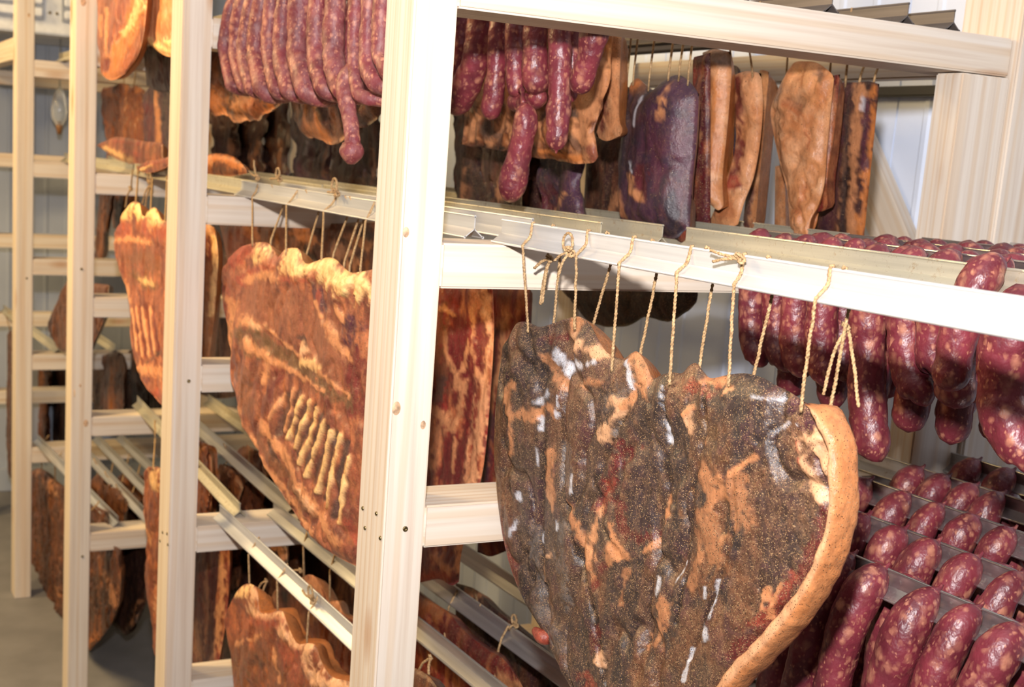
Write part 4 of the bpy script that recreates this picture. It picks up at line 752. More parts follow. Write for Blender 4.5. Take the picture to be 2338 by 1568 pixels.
# ham pieces at the top between second and third posts
c2 = meat('smoked_ham', 'smoked ham end with dark round bone spot hanging at the top left', 'ham', 0.05, 0.05,
  top=[(215, -60), (260, -65), (300, -60), (338, -40)], bot=[(231, 168), (245, 180), (262, 182), (285, 168)], left=[(215, -60), (223, 30), (222, 95), (230, 130), (231, 168)], right=[(338, -40), (334, 30), (326, 90), (312, 130), (285, 168)],
  base='ribs', amp=.003, res=.005, pepper=.06, gain=1.3, stretch=3,
  strokes=[('r', [(300, -20), (290, 50), (270, 90)], 60, .5), ('O', [(322, 10), (300, 80), (270, 130), (252, 172)], 40, 1, .002), ('Y', [(328, 0), (310, 55), (290, 80)], 16, .9), ('F', [(248, 20), (246, 130)], 7), ('F', [(232, 40), (233, 80)], 10, .8), ('R', [(249, 143), (246, 156)], 22, 1, -.004), ('T', [(290, 150), (305, 120)], 16, .8)])
c3 = meat('smoked_ham', 'pale fatty ham piece hanging at the top beside the second post', 'ham', 0.08, 0.05,
  top=[(330, -60), (370, -70), (420, -60)], bot=[(345, 105), (380, 128), (420, 130)], left=[(330, -60), (325, 40), (327, 75), (345, 105)], base='rind', amp=.004, gain=1.5, pepper=.05,
  strokes=[('Y', [(332, 20), (336, 75), (360, 105), (400, 122)], 12), ('T', [(370, 60), (385, 75)], 26, .6), ('D', [(378, 92), (390, 88)], 8, .8), ('Y', [(384, 95), (392, 100)], 12)])
c4 = meat('smoked_ham', 'dark ham in shadow below the pale ham piece at the top left', 'ham', 0.16, 0.06, [(325, 60), (360, 60), (410, 60)], [(335, 195), (365, 210), (410, 210)], left=[(325, 60), (327, 110), (335, 195)], base='dark', gain=1.0)
c5 = meat('cured_slab', 'brown cured slab with fat bumps on top above the loose ham strips', 'cured meat', 0.32, 0.05,
  top=[(236, 200), (250, 198), (262, 196), (285, 190), (300, 200), (315, 195), (330, 205)], bot=[(248, 390), (285, 400), (328, 400)], left=[(236, 200), (234, 260), (240, 320), (248, 390)], base='loin', gain=.85, stretch=1.5, wob=6, amp=.008, strokes=[('O', [(288, 198), (288, 210)], 14), ('O', [(318, 205)], 18), ('O', [(256, 215)], 18, .8), ('B', [(280, 260), (280, 300)], 60, .5)])
string(c5, .30, RT[0], (280, 110), (282, 192), .32, 1, None, .002, False); string(c5, .30, RT[0], (305, 115), (305, 200), .32, 1, None, .002, False)
c6 = meat('cured_slab', 'dark purple cured slab with fat line next to the second post', 'cured meat', 0.30, 0.05,
  top=[(328, 215), (345, 195), (365, 185), (400, 190)], bot=[(330, 400), (360, 410), (400, 405)], base='purple', gain=1.0, stretch=7, strokes=[('F', [(362, 195), (366, 260), (366, 330)], 8), ('R', [(345, 250), (348, 310)], 26, .6)])
string(c6, .30, RT[0], (340, 120), (342, 200), .30, 1, None, .002, False)
c7 = meat('ham_strip', 'flat orange ham strip with pointed end lying on the eye-level sticks', 'ham', 0.16, 0.05,
  top=[(222, 330), (240, 322), (262, 313), (290, 314), (330, 322), (372, 326)], bot=[(223, 333), (240, 345), (265, 362), (300, 376), (335, 374), (372, 366)], base='ribs', gain=1.1, amp=.003, pepper=.04, strokes=[('Y', [(245, 340), (300, 365)], 14, .8), ('r', [(262, 322), (320, 328)], 6, .7), ('r', [(290, 345), (325, 355)], 10, .7), ('B', [(355, 345), (372, 350)], 24, .8)], edge=.012)
c8 = meat('ham_strip', 'small glossy orange ham strip on the stick just below the pointed one', 'ham', 0.135, 0.04,
  top=[(312, 382), (335, 368), (360, 364), (384, 358), (400, 355)], bot=[(318, 392), (340, 395), (365, 388), (386, 378), (400, 370)], base='ribs', gain=1.1, amp=.002, pepper=.03, strokes=[('Y', [(325, 388), (350, 376)], 6), ('r', [(335, 376), (380, 366)], 9, .7)], edge=.01)
c9 = meat('ham_strip', 'brown glazed ham strip lying on sticks right of the second post', 'ham', 0.22, 0.05,
  top=[(470, 355), (490, 350), (515, 352), (540, 362), (562, 385)], bot=[(468, 398), (500, 400), (530, 402), (564, 396)], base='brown', gain=1.2, amp=.003, pepper=.03, strokes=[('O', [(478, 360), (510, 360), (550, 380)], 14), ('D', [(500, 385), (520, 388)], 16, .7), ('F', [(480, 370)], 16)], edge=.012)

# ------------------------------------------------------------------ top row behind the sausages
h1 = meat('smoked_ham', 'orange-brown ham end poking out below the left end of the sausage rope', 'ham', 0.225, 0.06,
  top=[(470, 60), (540, 50), (600, 50), (640, 60)], bot=[(480, 255), (515, 275), (560, 278), (600, 268), (640, 240)], base='brown', gain=1.1, amp=.009, wob=18, stretch=1.6, dfreq=16, fb=.6, strokes=[('O', [(495, 215), (510, 250)], 34), ('F', [(545, 245), (575, 235)], 34), ('F', [(515, 265), (560, 272)], 18), ('D', [(528, 252), (540, 258)], 14), ('T', [(590, 225), (600, 250)], 30, .8), ('O', [(625, 240), (610, 262)], 16)])
h2 = meat('smoked_ham', 'fat-capped ham corner hanging behind the dangling sausage end', 'ham', 0.185, 0.05,
  top=[(672, 60), (740, 50), (800, 50), (880, 60)], bot=[(672, 262), (702, 300), (745, 328), (790, 322), (870, 260)], base='brown', gain=1.0, amp=.009, wob=18, stretch=1.6, dfreq=16, fb=.6, strokes=[('O', [(715, 245), (730, 290), (750, 315)], 40), ('B', [(770, 290), (775, 310)], 24), ('D', [(670, 250), (700, 280)], 40, .8), ('F', [(765, 318), (790, 318)], 8)])
CUR = [(478, 548, 225, 400, .50), (540, 606, 240, 402, .52), (600, 662, 230, 404, .54), (672, 764, 235, 420, .50), (755, 870, 240, 425, .48)]
CL = ['dark hanging slab farthest left behind the sausage rope', 'dark hanging slab with curled pale edge, second from left behind the sausage rope', 'narrow dark slab below the middle of the sausage rope', 'dark slab with white streak behind the sausage rope', 'dark brown slab behind the dangling sausage end']
for i, (xa, xb, ya, yb, X) in enumerate(CUR):
    meat('cured_slab', CL[i], 'cured meat', X, .05, [(xa, ya), ((xa + xb) / 2, ya - 8), (xb, ya)], [(xa + 3, yb), ((xa + xb) / 2, yb + 8), (xb - 3, yb)], base='dark' if i != 3 else 'purple', gain=1.1, stretch=4, wob=14, amp=.008, group='dark slabs behind the sausage rope',
         strokes=[('F', [(xb - 14, yb - 80), (xb - 18, yb - 20)], 10, .5)] + ([('W', [(707, 290), (705, 350)], 7, .6)] if i == 3 else []) + ([('t', [(575, 330), (570, 360), (580, 395)], 5, .5)] if i == 1 else []))
h3 = meat('smoked_ham', 'orange-brown ham with knobbly bottom behind the sausages right of the near post', 'ham', 0.40, 0.06,
  top=[(1040, 40), (1150, 20), (1260, 30), (1400, 60)], bot=[(1052, 328), (1100, 340), (1160, 348), (1220, 352), (1290, 370), (1350, 376), (1366, 358)], left=[(1040, 40), (1045, 200), (1060, 260), (1052, 328)], right=[(1400, 60), (1392, 160), (1375, 250), (1360, 320), (1366, 358)],
  base='brown', amp=.010, res=.005, pepper=.10, gain=1.1, wob=10, stretch=1.8, dfreq=15, strokes=[('F', [(1380, 110), (1355, 220), (1330, 300)], 70, .85), ('F', [(1310, 270), (1340, 345)], 50, .8), ('D', [(1320, 255), (1325, 265)], 14), ('D', [(1310, 320), (1330, 340)], 20, .8), ('O', [(1240, 345), (1330, 362)], 12), ('F', [(1080, 270), (1070, 310)], 30), ('F', [(1145, 280), (1120, 330)], 20), ('D', [(1110, 290), (1130, 310)], 24, .8), ('F', [(1235, 270), (1230, 320)], 20), ('K', [(1080, 335), (1160, 340)], 10), ('F', [(1165, 270), (1160, 330)], 16), ('r', [(1180, 260), (1175, 290)], 20, .6), ('R', [(1355, 340), (1362, 365)], 14, .8)])
h4 = meat('pork_belly', 'folded belly flap with orange rind below the top beam beside the dark hams', 'bacon', 0.45, 0.05,
  top=[(1370, 60), (1395, 60), (1420, 70)], bot=[(1362, 312), (1385, 322), (1416, 310)], right=[(1420, 70), (1415, 180), (1414, 270), (1422, 295), (1416, 310)], base='rind', amp=.003, strokes=[('R', [(1385, 200), (1375, 290)], 26), ('F', [(1402, 120), (1408, 270), (1390, 318)], 20), ('t', [(1378, 268), (1390, 290)], 6)])
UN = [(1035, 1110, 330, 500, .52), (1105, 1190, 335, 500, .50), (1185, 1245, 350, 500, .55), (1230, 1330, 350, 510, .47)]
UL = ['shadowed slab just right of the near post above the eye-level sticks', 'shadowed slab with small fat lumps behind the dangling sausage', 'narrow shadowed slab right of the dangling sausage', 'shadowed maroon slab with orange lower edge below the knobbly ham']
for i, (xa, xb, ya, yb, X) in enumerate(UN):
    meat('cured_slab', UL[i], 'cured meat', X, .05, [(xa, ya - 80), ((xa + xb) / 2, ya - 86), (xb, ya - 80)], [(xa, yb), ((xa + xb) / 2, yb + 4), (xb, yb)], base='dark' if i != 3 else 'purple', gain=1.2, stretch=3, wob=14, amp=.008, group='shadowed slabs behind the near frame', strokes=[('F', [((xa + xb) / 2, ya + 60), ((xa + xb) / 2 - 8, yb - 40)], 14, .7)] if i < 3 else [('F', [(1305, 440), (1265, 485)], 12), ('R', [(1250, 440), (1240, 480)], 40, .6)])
h5 = meat('cured_ham', 'glossy black-purple ham hanging by strings below the top beam', 'ham', 0.50, 0.08,
  top=[(1440, 190), (1455, 178), (1470, 190), (1490, 205), (1515, 185), (1540, 172), (1560, 175), (1582, 195), (1596, 215)], bot=[(1420, 520), (1460, 528), (1500, 535), (1540, 545), (1575, 520)], left=[(1440, 190), (1425, 260), (1415, 350), (1412, 450), (1420, 520)], right=[(1596, 215), (1590, 320), (1580, 420), (1575, 520)],
  base='purple', amp=.006, res=.0045, pepper=.04, gain=1.05, stretch=4, bulge=1.5, fb=.7, dfreq=11,
  strokes=[('O', [(1448, 185), (1462, 200)], 26, .8), ('F', [(1552, 200), (1546, 270)], 14), ('D', [(1480, 240), (1450, 330)], 70, .8), ('P', [(1510, 300), (1500, 400)], 70, .6), ('R', [(1505, 400), (1510, 440)], 34, .7), ('F', [(1472, 400), (1480, 440), (1505, 452)], 16, .9), ('W', [(1487, 220), (1480, 290)], 5, .8), ('W', [(1475, 375), (1482, 395)], 7, .9), ('F', [(1430, 440), (1445, 490)], 20, .6)])
for tp, bp in [((1447, 100), (1445, 182)), ((1487, 100), (1480, 195)), ((1530, 105), (1524, 188)), ((1555, 108), (1549, 172)), ((1430, 100), (1428, 215)), ((1572, 110), (1570, 182))]:
    string(h5, .455, RT[0], tp, bp, .49, 1, None, .0016, False)
h5b = meat('cured_ham', 'dark brown ham with fat streaks left of the black-purple ham', 'ham', 0.64, 0.06,
  top=[(1350, 200), (1400, 190), (1440, 200)], bot=[(1330, 500), (1380, 515), (1440, 520)], base='dark', gain=1.1, stretch=6, strokes=[('F', [(1420, 440), (1400, 500)], 20, .6), ('W', [(1424, 210), (1420, 260)], 6, .6)])
h6 = meat('pork_belly', 'dark belly slab with fat seams right of the black-purple ham', 'bacon', 0.58, 0.03,
  top=[(1585, 130), (1605, 125), (1622, 120)], bot=[(1506, 508), (1545, 520), (1590, 520), (1622, 522)], left=[(1585, 130), (1575, 300), (1545, 400), (1506, 508)], base='belly', gain=.65, stretch=7, strokes=[('F', [(1560, 390), (1530, 450), (1508, 500)], 9), ('P', [(1605, 200), (1600, 320)], 40, .7), ('F', [(1602, 310), (1595, 360)], 14), ('P', [(1605, 360), (1600, 500)], 40, .6), ('r', [(1530, 470), (1555, 480)], 24, .6)])
h6b = meat('pork_belly', 'dark slab tip dipping between the eye-level stick ends', 'bacon', 0.50, 0.035, [(1540, 440), (1560, 440), (1580, 445)], [(1541, 545), (1556, 554), (1572, 548)], base='dark', gain=1.0, strokes=[('r', [(1556, 530), (1562, 540)], 16, .6)])
h7 = meat('pork_belly', 'upright orange rind slab left of the twisted belly under the top beam', 'bacon', 0.612, 0.05,
  top=[(1604, 120), (1630, 112), (1668, 118)], bot=[(1625, 470), (1640, 480), (1652, 470)], left=[(1604, 120), (1618, 200), (1618, 330), (1625, 470)], right=[(1668, 118), (1670, 170), (1660, 300), (1650, 400), (1652, 470)], base='rind', amp=.003, gain=.95, pepper=.03, fb=.8, strokes=[('O', [(1650, 200), (1645, 380)], 16, .6), ('t', [(1622, 200), (1625, 330)], 8), ('D', [(1606, 130), (1660, 130)], 40, .8)])
h7b = meat('pork_belly', 'thin dark slab behind the upright orange rind slab', 'bacon', 0.66, 0.04, [(1655, 150), (1680, 150), (1690, 160)], [(1645, 440), (1665, 445), (1690, 440)], base='purple', gain=1.0, stretch=7)
h8 = meat('pork_belly', 'twisted belly with maroon face and orange rind under the top beam', 'bacon', 0.645, 0.035,
  top=[(1676, 172), (1695, 164), (1715, 162), (1738, 168)], bot=[(1620, 505), (1632, 525), (1655, 526), (1685, 512)], left=[(1676, 172), (1678, 260), (1680, 340), (1662, 420), (1640, 460), (1620, 505)], right=[(1738, 168), (1742, 240), (1736, 320), (1722, 400), (1700, 460), (1685, 512)], base='rind', amp=.006, gain=.95, pepper=.05, dfreq=18, fb=.5, strokes=[('R', [(1688, 190), (1695, 280), (1702, 360), (1690, 410)], 26), ('r', [(1690, 410), (1665, 440)], 16), ('t', [(1725, 200), (1722, 300), (1708, 400)], 18), ('T', [(1640, 480), (1670, 480)], 40, .5)])
for tp, bp in [((1682, 120), (1677, 190)), ((1725, 122), (1719, 170))]: string(h8, .606, RT[0], tp, bp, .64, -1, None, .0016, False)
h8b = meat('pork_belly', 'narrow rind-edged slab right behind the twisted belly', 'bacon', 0.72, 0.05, [(1735, 160), (1745, 160), (1756, 165)], [(1695, 520), (1710, 526), (1724, 522)], base='rind', gain=.7, amp=.002, strokes=[('P', [(1715, 440), (1705, 510)], 26, .9)])
h9 = meat('pork_belly', 'broad pale orange rind piece tapering down before the blue wall', 'bacon', 0.72, 0.06,
  top=[(1800, 160), (1815, 142), (1840, 140), (1865, 143), (1890, 160), (1905, 175)], bot=[(1806, 540), (1826, 546), (1845, 540)], left=[(1800, 160), (1778, 200), (1760, 250), (1765, 300), (1780, 370), (1796, 430), (1802, 490), (1806, 540)], right=[(1905, 175), (1896, 260), (1888, 350), (1882, 420), (1868, 470), (1852, 500), (1845, 540)], base='rind', amp=.008, res=.0045, gain=1.0, pepper=.06, stretch=3, dfreq=20, fb=.5,
  strokes=[('G', [(1790, 190), (1775, 230)], 16, .5), ('T', [(1815, 235), (1825, 255)], 26, .7), ('L', [(1820, 225), (1838, 240)], 22, .5), ('D', [(1875, 165), (1885, 185)], 10, .7), ('T', [(1852, 300), (1858, 345)], 10, .8), ('T', [(1848, 430), (1830, 480)], 16, .6), ('t', [(1790, 330), (1810, 420)], 22, .6)])
h10 = meat('pork_belly', 'maroon belly flap edge behind the broad pale rind piece', 'bacon', 0.745, 0.04, [(1890, 178), (1905, 172), (1918, 170)], [(1860, 482), (1878, 482), (1890, 474)], right=[(1918, 170), (1905, 300), (1890, 400), (1890, 474)], base='belly', gain=.8, stretch=7, strokes=[('t', [(1906, 200), (1898, 300)], 6, .6)])
h11 = meat('pork_belly', 'square-cut dark belly slab with orange rind edge before the blue wall', 'bacon', 0.80, 0.06,
  top=[(1905, 190), (1930, 188), (1955, 188), (1985, 186), (2008, 192)], bot=[(1852, 535), (1890, 540), (1930, 545), (1972, 548)], base='dark', gain=1.0, amp=.002, res=.005, stretch=9, pepper=.04,
  strokes=[('F', [(1968, 195), (1958, 330), (1945, 540)], 26, .9), ('O', [(2000, 195), (1990, 320), (1968, 540)], 16), ('P', [(1985, 230), (1975, 380)], 12), ('P', [(1920, 220), (1900, 500)], 50, .6), ('F', [(1938, 330), (1925, 440), (1915, 530)], 6, .7), ('W', [(1977, 225), (1976, 250)], 7, .6), ('D', [(1945, 230), (1935, 380), (1930, 530)], 12, .8)])
for tp, bp in [((1895, 140), (1893, 185)), ((1932, 145), (1930, 192)), ((1960, 148), (1959, 190)), ((1993, 152), (1992, 190))]: string(h11, .741 if tp[0] < 1950 else .828, RT[0], tp, bp, .80, 1, None, .0018, False)
h12 = meat('pork_belly', 'thin orange rind edge showing left below the broad pale rind piece', 'bacon', 0.80, 0.035, [(1770, 380), (1780, 378), (1792, 385)], [(1768, 538), (1780, 542), (1795, 540)], base='rind', gain=.75, amp=.002)
string(h12, .741, RT[0], (1790, 140), (1782, 380), .80, 1, None, .0016, False)

# ------------------------------------------------------------------ far left meats
f1 = meat('cured_slab', 'dark brown slab hanging low left of the third post above the floor', 'cured meat', 0.115, 0.05,
  top=[(72, 1075), (92, 1068), (110, 1082), (130, 1100), (160, 1120), (200, 1140), (240, 1170)], bot=[(150, 1420), (185, 1470), (212, 1480), (236, 1450)], left=[(72, 1075), (66, 1130), (64, 1180), (76, 1290), (110, 1360), (150, 1420)], right=[(240, 1170), (265, 1260), (272, 1330), (262, 1400), (236, 1450)], base='brown', gain=.8, amp=.008, res=.006, stretch=3, wob=8,
  strokes=[('F', [(112, 1100), (118, 1112)], 18), ('F', [(88, 1080)], 14, .8), ('t', [(132, 1128)], 14), ('F', [(240, 1310), (255, 1330), (262, 1380)], 16), ('F', [(128, 1340), (140, 1360)], 7), ('O', [(212, 1465), (225, 1450)], 22, .8), ('K', [(220, 1330), (215, 1400)], 36, .7)])
for tp, bp in [((110, 1030), (95, 1075)), ((140, 1060), (126, 1105)), ((225, 1145), (215, 1160))]: string(f1, .115, RT[4], tp, bp, .115, -1, None, .0022, False)
f2 = meat('cured_slab', 'black-brown slab with pale lower rim left of the second post by the floor', 'cured meat', 0.21, 0.05,
  top=[(250, 1170), (290, 1190), (340, 1210)], bot=[(258, 1430), (290, 1446), (312, 1420)], right=[(340, 1210), (342, 1300), (335, 1360), (312, 1420)], base='dark', gain=.9, stretch=3, wob=10, amp=.007, strokes=[('F', [(325, 1370), (300, 1425)], 7), ('W', [(275, 1285), (276, 1300)], 6, .5)])
f3 = meat('cured_slab', 'red-brown slab half hidden behind the second post at the bottom', 'cured meat', 0.10, 0.05,
  top=[(328, 1080), (340, 1068), (360, 1064), (400, 1075)], bot=[(350, 1470), (356, 1495), (400, 1500)], left=[(328, 1080), (326, 1170), (332, 1240), (336, 1300), (342, 1380), (350, 1470)], base='loin', gain=1.1, wob=8, amp=.007, stretch=2, strokes=[('Y', [(352, 1085), (358, 1105)], 26), ('F', [(340, 1210), (345, 1240)], 10), ('F', [(358, 1340), (360, 1420)], 10), ('R', [(348, 1430)], 16, .7)])
string(f3, .17, z3, (352, 1000), (350, 1068), .10, -1, None, .002, False)
f4 = meat('pork_belly', 'narrow dark belly hanging left of the leftmost post', 'bacon', 0.088, 0.03,
  top=[(16, 764), (24, 754), (34, 762)], bot=[(18, 1080), (26, 1092), (40, 1085)], base='brown', gain=.6, stretch=7)
string(f4, .11, RT[3], (24, 712), (24, 756), .11, -1, None, .002, False)
f5 = meat('smoked_ham', 'brown ham tapering to a round end behind the third post', 'ham', 0.12, 0.05,
  top=[(152, 642), (200, 645), (250, 650)], bot=[(118, 770), (140, 800), (200, 810)], left=[(152, 642), (130, 690), (112, 735), (118, 770)], right=[(250, 650), (240, 720), (200, 810)], base='brown', gain=.75, stretch=3)
f6 = meat('pork_belly', 'slim dark belly slanting just right of the third post below eye level', 'bacon', 0.30, 0.04,
  top=[(226, 430), (240, 425), (256, 430)], bot=[(214, 590), (224, 592), (234, 590)], base='brown', gain=.7, stretch=4, wob=4, strokes=[('O', [(243, 440), (232, 585)], 8, .7)])
f7 = meat('cured_slab', 'brown slab behind the slab with fat horns', 'cured meat', 0.36, 0.05, [(248, 430), (275, 425), (310, 430)], [(258, 520), (280, 530), (320, 560)], base='brown', gain=.8)
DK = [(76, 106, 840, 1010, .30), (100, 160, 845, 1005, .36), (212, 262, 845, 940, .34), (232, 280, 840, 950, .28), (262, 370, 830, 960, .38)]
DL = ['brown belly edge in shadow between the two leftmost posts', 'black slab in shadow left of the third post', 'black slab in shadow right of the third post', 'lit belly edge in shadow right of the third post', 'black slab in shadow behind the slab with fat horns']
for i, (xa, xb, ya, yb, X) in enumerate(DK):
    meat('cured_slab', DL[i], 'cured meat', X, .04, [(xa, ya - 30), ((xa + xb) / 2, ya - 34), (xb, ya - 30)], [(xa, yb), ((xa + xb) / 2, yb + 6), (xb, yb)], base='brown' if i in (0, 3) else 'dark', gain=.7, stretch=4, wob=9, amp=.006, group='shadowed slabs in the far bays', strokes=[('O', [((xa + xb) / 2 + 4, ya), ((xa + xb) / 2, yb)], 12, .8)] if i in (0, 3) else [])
for i, (x, ya, yb, X) in enumerate([(225, 1030, 1300, .20), (258, 1030, 1300, .27), (292, 1020, 1300, .33)]):
    o = meat('cured_slab', 'dark slab with twine under the lowest sticks at left, ' + ('nearest the aisle', 'in the middle', 'deepest in the rack')[i], 'cured meat', X, .05, [(x - 30, ya + 80), (x, ya + 60), (x + 60, ya + 110)], [(x - 30, yb), (x, yb + 10), (x + 60, yb)], base='brown', gain=.65, wob=14, amp=.008, group='slabs under the lowest sticks at left', strokes=[('O', [(x, ya + 80)], 20, .7)])
    for q in (-10, 15, 40): string(o, (.20, .285, .365)[i], RT[4], (x + q, ya + 40 + q), (x + q, ya + 85 + q * .6), X, 1, None, .002, False)

# ------------------------------------------------------------------ sausages
def sausage(label, group, C, r, mat=None, tip0=True, tip1=False, lump=0.10, seed=0, n=64, sides=20, taper0=1.6, taper1=1.2):
    C = catmull(C, n); L = np.linalg.norm(np.diff(C, axis=0), axis=1).sum(); s = np.linspace(0, L, n)
    a0 = np.clip(s / (r * taper0), 0, 1); a1 = np.clip((L - s) / (r * taper1), 0, 1)
    rad = r * np.sqrt(np.clip(1 - (1 - a0) ** 2, 0, 1)) * np.sqrt(np.clip(1 - (1 - a1) ** 2, 0, 1)); rad = np.maximum(rad, r * 0.06)
    T, N, B = frames(C); a = np.linspace(0, 2 * math.pi, sides, endpoint=False)
    D = np.cos(a)[None, :, None] * N[:, None, :] + np.sin(a)[None, :, None] * B[:, None, :]
    V = C[:, None, :] + rad[:, None, None] * D
    nz = fbm(V * 75 + seed * 3.1, seed, 3) - 0.5; V = V + (nz * rad[:, None] * lump * 2)[..., None] * D
    big = fbm(np.stack([s * 18, 0 * s, 0 * s + seed], -1), seed, 2) - 0.5; V = V + (big * r * 0.35)[:, None, None] * D * (rad / r)[:, None, None]
    Fq = [(i * sides + j, i * sides + (j + 1) % sides, (i + 1) * sides + (j + 1) % sides, (i + 1) * sides + j) for i in range(n - 1) for j in range(sides)]
    Fq.append(tuple(range(sides))[::-1]); Fq.append(tuple((n - 1) * sides + j for j in range(sides)))
    root = empty('sausage', C[0]); tag(root, label, 'sausage', group)
    mesh_np('casing', V.reshape(-1, 3), Fq, mat or SAUS, root)
    for on, p_, t_ in ((tip0, C[0], -T[0]), (tip1, C[-1], T[-1])):
        if on:
            q = [p_ - t_ * r * 0.25, p_ + t_ * r * 0.12, p_ + t_ * r * 0.30 + np.array([0, 0, r * .08])]
            mesh_np('casing_tip', *tube_np(catmull(q, 6), np.array([.42, .30, .20, .13, .10, .07]) * r, 8), mat or SAUS, root)
    return root
rs = random.Random(4)
NTH = ['first', 'second', 'third', 'fourth', 'fifth', 'sixth', 'seventh', 'eighth', 'ninth']
# draped pairs on the lower right sticks: y from the tips in the photograph, then on to the right at the same spacing
TIPS = {0: (0.38, [(1950, 1272), (2023, 1297), (2143, 1345), (2238, 1380), (2338, 1430)]), 1: (0.517, [(1900, 1145), (1984, 1180), (2067, 1212), (2143, 1237), (2236, 1273), (2338, 1306)]),
        2: (0.655, [(1918, 1078), (1988, 1100), (2077, 1133), (2153, 1158), (2233, 1187), (2315, 1213)]), 3: (0.79, [(2042, 1055), (2105, 1076), (2166, 1093), (2230, 1113), (2290, 1135)]), 4: (0.925, [(2165, 1036), (2235, 1060), (2312, 1090)])}
for k, (sx, tips) in TIPS.items():
    ztp = RT[2] + 0.030
    for i, q in enumerate(tips):
        y = atx(q[0], q[1], sx)[1]; sd_ = k * 20 + i
        r = 0.0195 + 0.0015 * rs.random(); ln = 0.27 + 0.04 * rs.random(); dy = 0.008 * (rs.random() - .3)
        C = [(sx - 0.001, y, ztp - 0.001), (sx - 0.012, y + 0.002, ztp - 0.011), (sx - 0.023, y + 0.006, ztp - 0.030), (sx - 0.033, y + 0.011, ztp - 0.07), (sx - 0.038, y + 0.016 + dy, ztp - 0.15), (sx - 0.036, y + 0.020 + dy, ztp - ln)]
        if y > -0.04: continue
        where = 'on lower right stick %s from front' % NTH[k]
        sausage('pointed red sausage %s, %s from left' % (where, NTH[i]), 'sausages draped over the lower right sticks', C, r, None, True, False, .08, sd_, 64, 20, 2.1)
        yb = y - 0.026
        C = [(sx + 0.010, y - 0.004, ztp - 0.012), (sx + 0.020, y - 0.010, ztp - 0.022), (sx + 0.030, yb, ztp - 0.045), (sx + 0.036, yb, ztp - 0.09), (sx + 0.038, yb, ztp - 0.16), (sx + 0.036, yb, ztp - ln)]
        sausage('sausage hanging behind %s, %s from left' % (where[3:], NTH[i]), 'back halves of the draped lower right sausages', C, r * 0.97, None, False, False, .10, sd_ + 300, 48, 14)
# eye level: sausages hanging under the stick behind the front one
def hang(px, X, ztop, bottom, r, bend=(0, 0), label='', group='', seed=0, mat=None, lump=.1, tip=True, back=0.0, top_off=0.014):
    """sausage from a point px (image x at image y) near the stick down to the photo point bottom"""
    a = atx(px[0], px[1], X); b_ = atx(bottom[0], bottom[1], X)
    mid = (a + b_) / 2 + np.array([0, bend[0], bend[1]])
    C = [(X + top_off, a[1], ztop), (X + 0.2 * top_off, a[1], ztop - 0.004), (X - 0.004, a[1], ztop - 0.03), mid, b_ + np.array([back * .4, 0, .012]), b_ + np.array([back, 0, 0])]
    return sausage(label, group, C, r, mat, tip, False, lump, seed)
G1 = 'sausages hanging below the front eye-level stick at right'
zt1 = RT[1] + 0.026
HG = [((1718, 680), (1728, 838), .0165, 'leftmost'), ((1772, 680), (1788, 848), .0165, 'second from the left'), ((1822, 690), (1824, 862), .0175, 'third from the left'), ((1880, 700), (1884, 885), .019, 'fourth from the left'), ((1932, 710), (1925, 872), .016, 'fifth from the left, behind loose twine'), ((1985, 720), (1990, 1052), .0205, 'longest, pointing down with twine end'), ((2066, 730), (2098, 925), .0215, 'dark curled, right of the longest'), ((2138, 740), (2140, 860), .0195, 'short bulging'), ((2212, 750), (2178, 932), .0205, 'leaning left at its lower end'), ((2262, 760), (2222, 920), .017, 'slim, half hidden behind its neighbour')]
for i, (a, b_, r, w) in enumerate(HG):
    hang(a, 0.462 if i not in (4, 9) else 0.50, zt1, b_, r, (0.006, 0), 'red sausage below the front eye-level stick, ' + w, G1, 50 + i)
hang((2315, 770), 0.40, zt1 - .022, (2338, 1075), .024, (0.018, 0), 'thick red sausage cut by the right edge of the picture', G1, 70)
q = atx(2292, 616, 0.42)
sausage('sausage with raised tip bent over the greasy eye-level stick at right', G1, [(0.420, q[1], zt1 + 0.010), (0.408, q[1] + .006, zt1 + 0.001), (0.396, q[1] + 0.011, zt1 - 0.022), (0.388, q[1] + 0.014, zt1 - 0.06), (0.386, q[1] + .016, zt1 - 0.12)], .0185, None, True, False, .08, 77)
# draped tops on the deeper eye-level sticks
DEEP = {0: (0.56, [(1905, 552), (2005, 566), (2100, 574), (2196, 585), (2300, 600)]), 1: (0.70, [(1960, 548), (2050, 552), (2125, 562), (2200, 572), (2308, 586)]), 2: (0.84, [(2040, 545), (2160, 556), (2232, 564), (2316, 572)]), 3: (0.975, [(2215, 555), (2268, 557), (2308, 562)])}
for k, (sx, L_) in DEEP.items():
    for i, q_ in enumerate(L_):
        y = atx(q_[0], q_[1], sx)[1]
        if y > -0.04: continue
        ztp = RT[1] + 0.021; sd_ = 90 + k * 10 + i
        for sgn, nm in ((-1, 'front'), (1, 'back')):
            C = [(sx, y, ztp), (sx + sgn * 0.012, y + .003, ztp), (sx + sgn * 0.027, y + .006, ztp - .016), (sx + sgn * 0.034, y + .010, ztp - .06), (sx + sgn * .034, y + .012, ztp - .20)]
            sausage('%s half of sausage loop on %s deep eye-level stick, %s from left' % (nm, NTH[k], NTH[i]), 'sausage loops on the deep eye-level sticks', C, .019, None, sgn < 0, False, .10, sd_ + 40 * sgn + 50, 40, 14)

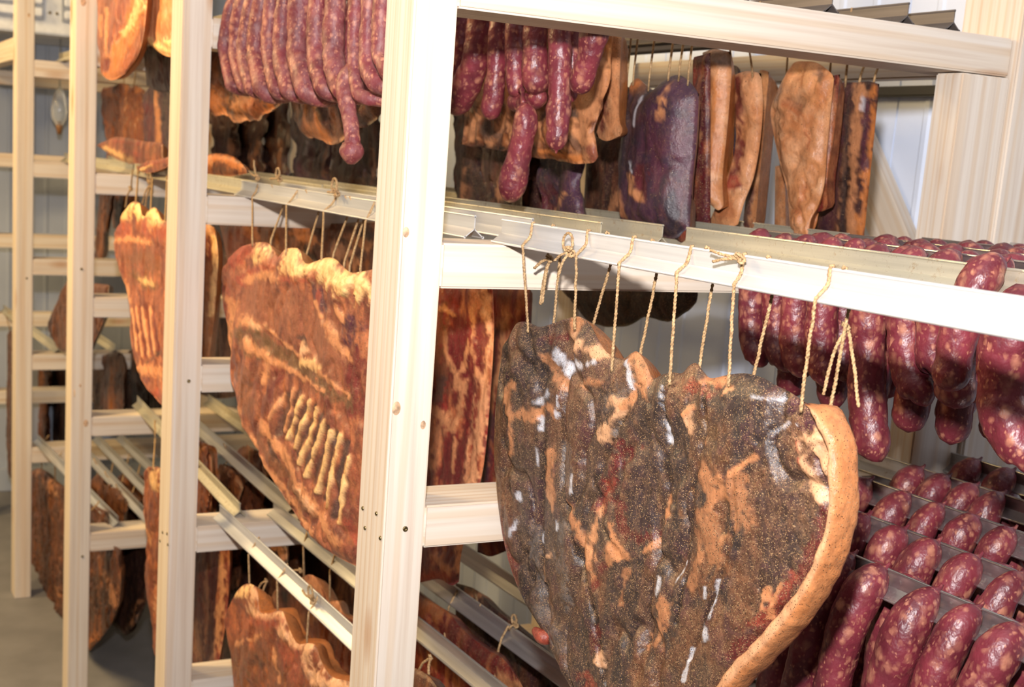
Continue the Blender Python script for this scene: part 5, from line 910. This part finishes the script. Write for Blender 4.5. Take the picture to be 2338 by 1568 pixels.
# rope of dusty sausage loops on the top stick left of the near post
ROPE = [(513, 212, 28), (537, 214, 30), (557, 222, 30), (584, 228, 36), (614, 226, 32), (642, 232, 34), (680, 236, 46), (721, 228, 38), (761, 230, 46), (797, 205, 26), (808, 238, 30), (838, 212, 34), (868, 190, 36)]
RW = ['leftmost', 'second', 'third', 'fourth', 'fifth', 'sixth', 'seventh, the thickest', 'eighth', 'ninth', 'tenth, thin and pale', 'eleventh, curving to the post', 'twelfth', 'thirteenth, beside the post']
XR = 0.074
for i, (x, yb, w) in enumerate(ROPE):
    xx = XR + (0.025 if i == 9 else 0); d_ = atx(x, 120, xx); dist = (d_ - CAM) @ CM[2]; r = w * 1.12 * dist / F_PX / 2
    a = atx(x + (10 if i < 4 else 4), -20, xx); b_ = atx(x + (14 if i < 8 else 10), yb, xx); c_ = atx(x, 110, xx)
    drift = 0.03 if i in (10, 11, 12) else 0.012
    C = [(0.112, a[1] - .01, RT[0] + 0.045), (0.096, a[1] - .006, RT[0] + 0.043), (xx + .004, a[1], RT[0] + 0.015), c_, (xx, b_[1] + .008, b_[2] + r * 2.2), (xx + .006, b_[1] - drift * .4, b_[2] + r * .95), (xx + 0.035, b_[1] - drift, b_[2] + r * .9), (xx + 0.062, b_[1] - drift * 1.2, b_[2] + r * 2.4)]
    sausage('dusty sausage loop left of the near post, %s%s' % (RW[i], ' from the left' if i else ''), 'rope of dusty sausage loops on the top stick', C, r, SAUS_M, False, False, .16, 200 + i, 80, 18)
a, b_, c_ = atx(788, 190, XR), atx(800, 280, XR), atx(806, 330, XR)
e = sausage('dangling sausage end with a knobbly bulb left of the near post', 'rope of dusty sausage loops on the top stick', [a + np.array([.02, 0, .03]), a, b_, c_, atx(804, 352, XR)], .0115, SAUS_M, False, False, .2, 230)
kb = atx(803, 345, XR)
mesh_np('bulb_end', *tube_np(catmull([kb + np.array([0, .004, .016]), kb, kb + np.array([0, 0, -.018])], 14), .0165 * np.sin(np.linspace(.35, 2.9, 14)) + .001, 16), SAUS_M, e)
mesh_np('casing_tip', *tube_np(catmull([kb, atx(788, 330, XR), atx(784, 328, XR)], 6), np.array([.008, .007, .006, .005, .004, .002]), 8), SAUS_M, e)
# right of the near post, behind the top beam
G2 = 'sausages hanging under the top beam right of the near post'
RG = [((1098, 40), (1082, 150), (1035, 258), 58, 'thick, bent towards the post'), ((1140, 60), (1132, 180), (1117, 275), 46, 'second from the post'), ((1176, 60), (1176, 140), (1178, 222), 42, 'third from the post'), ((1224, 60), (1222, 140), (1224, 216), 52, 'fourth from the post'), ((1280, 60), (1278, 200), (1270, 345), 46, 'long with an orange bulging end'), ((1358, 70), (1345, 130), (1318, 214), 52, 'rightmost, leaning left'), ((1052, 40), (1048, 120), (1040, 190), 34, 'deep in shadow next to the post'), ((1310, 60), (1306, 150), (1300, 235), 30, 'thin dark, left of the rightmost')]
for i, (a, m_, b_, w, nm) in enumerate(RG):
    X = 0.30 if i < 6 else 0.34; A, M_, B_ = atx(*a, X), atx(*m_, X), atx(*b_, X); r = w * 1.08 * ((M_ - CAM) @ CM[2]) / F_PX / 2
    sausage('red sausage under the top beam, ' + nm, G2, [A + np.array([.012, 0, .05]), A, M_, B_], r, SAUS, False, i in (4,), .13, 260 + i)
A, M_, B_ = atx(1196, 236, .29), atx(1190, 330, .29), atx(1162, 462, .29)
e = sausage('sausage link dangling by twisted casing below the top beam row', G2, [A, atx(1200, 270, .29), M_, atx(1172, 410, .29), B_], .0185, SAUS, True, False, .13, 280, 70, 20, 2.2, 1.4)
mesh_np('twisted_casing', *tube_np(catmull([atx(1192, 205, .295), atx(1194, 225, .29), A], 8), np.array([.006, .004, .003, .0028, .003, .0035, .004, .005]), 8), SAUS, e)
lk = sausage('short curled sausage piece above the dangling link', G2, [atx(1168, 225, .31), atx(1190, 236, .31), atx(1222, 228, .31), atx(1240, 212, .31)], .0125, SAUS, False, False, .13, 283)
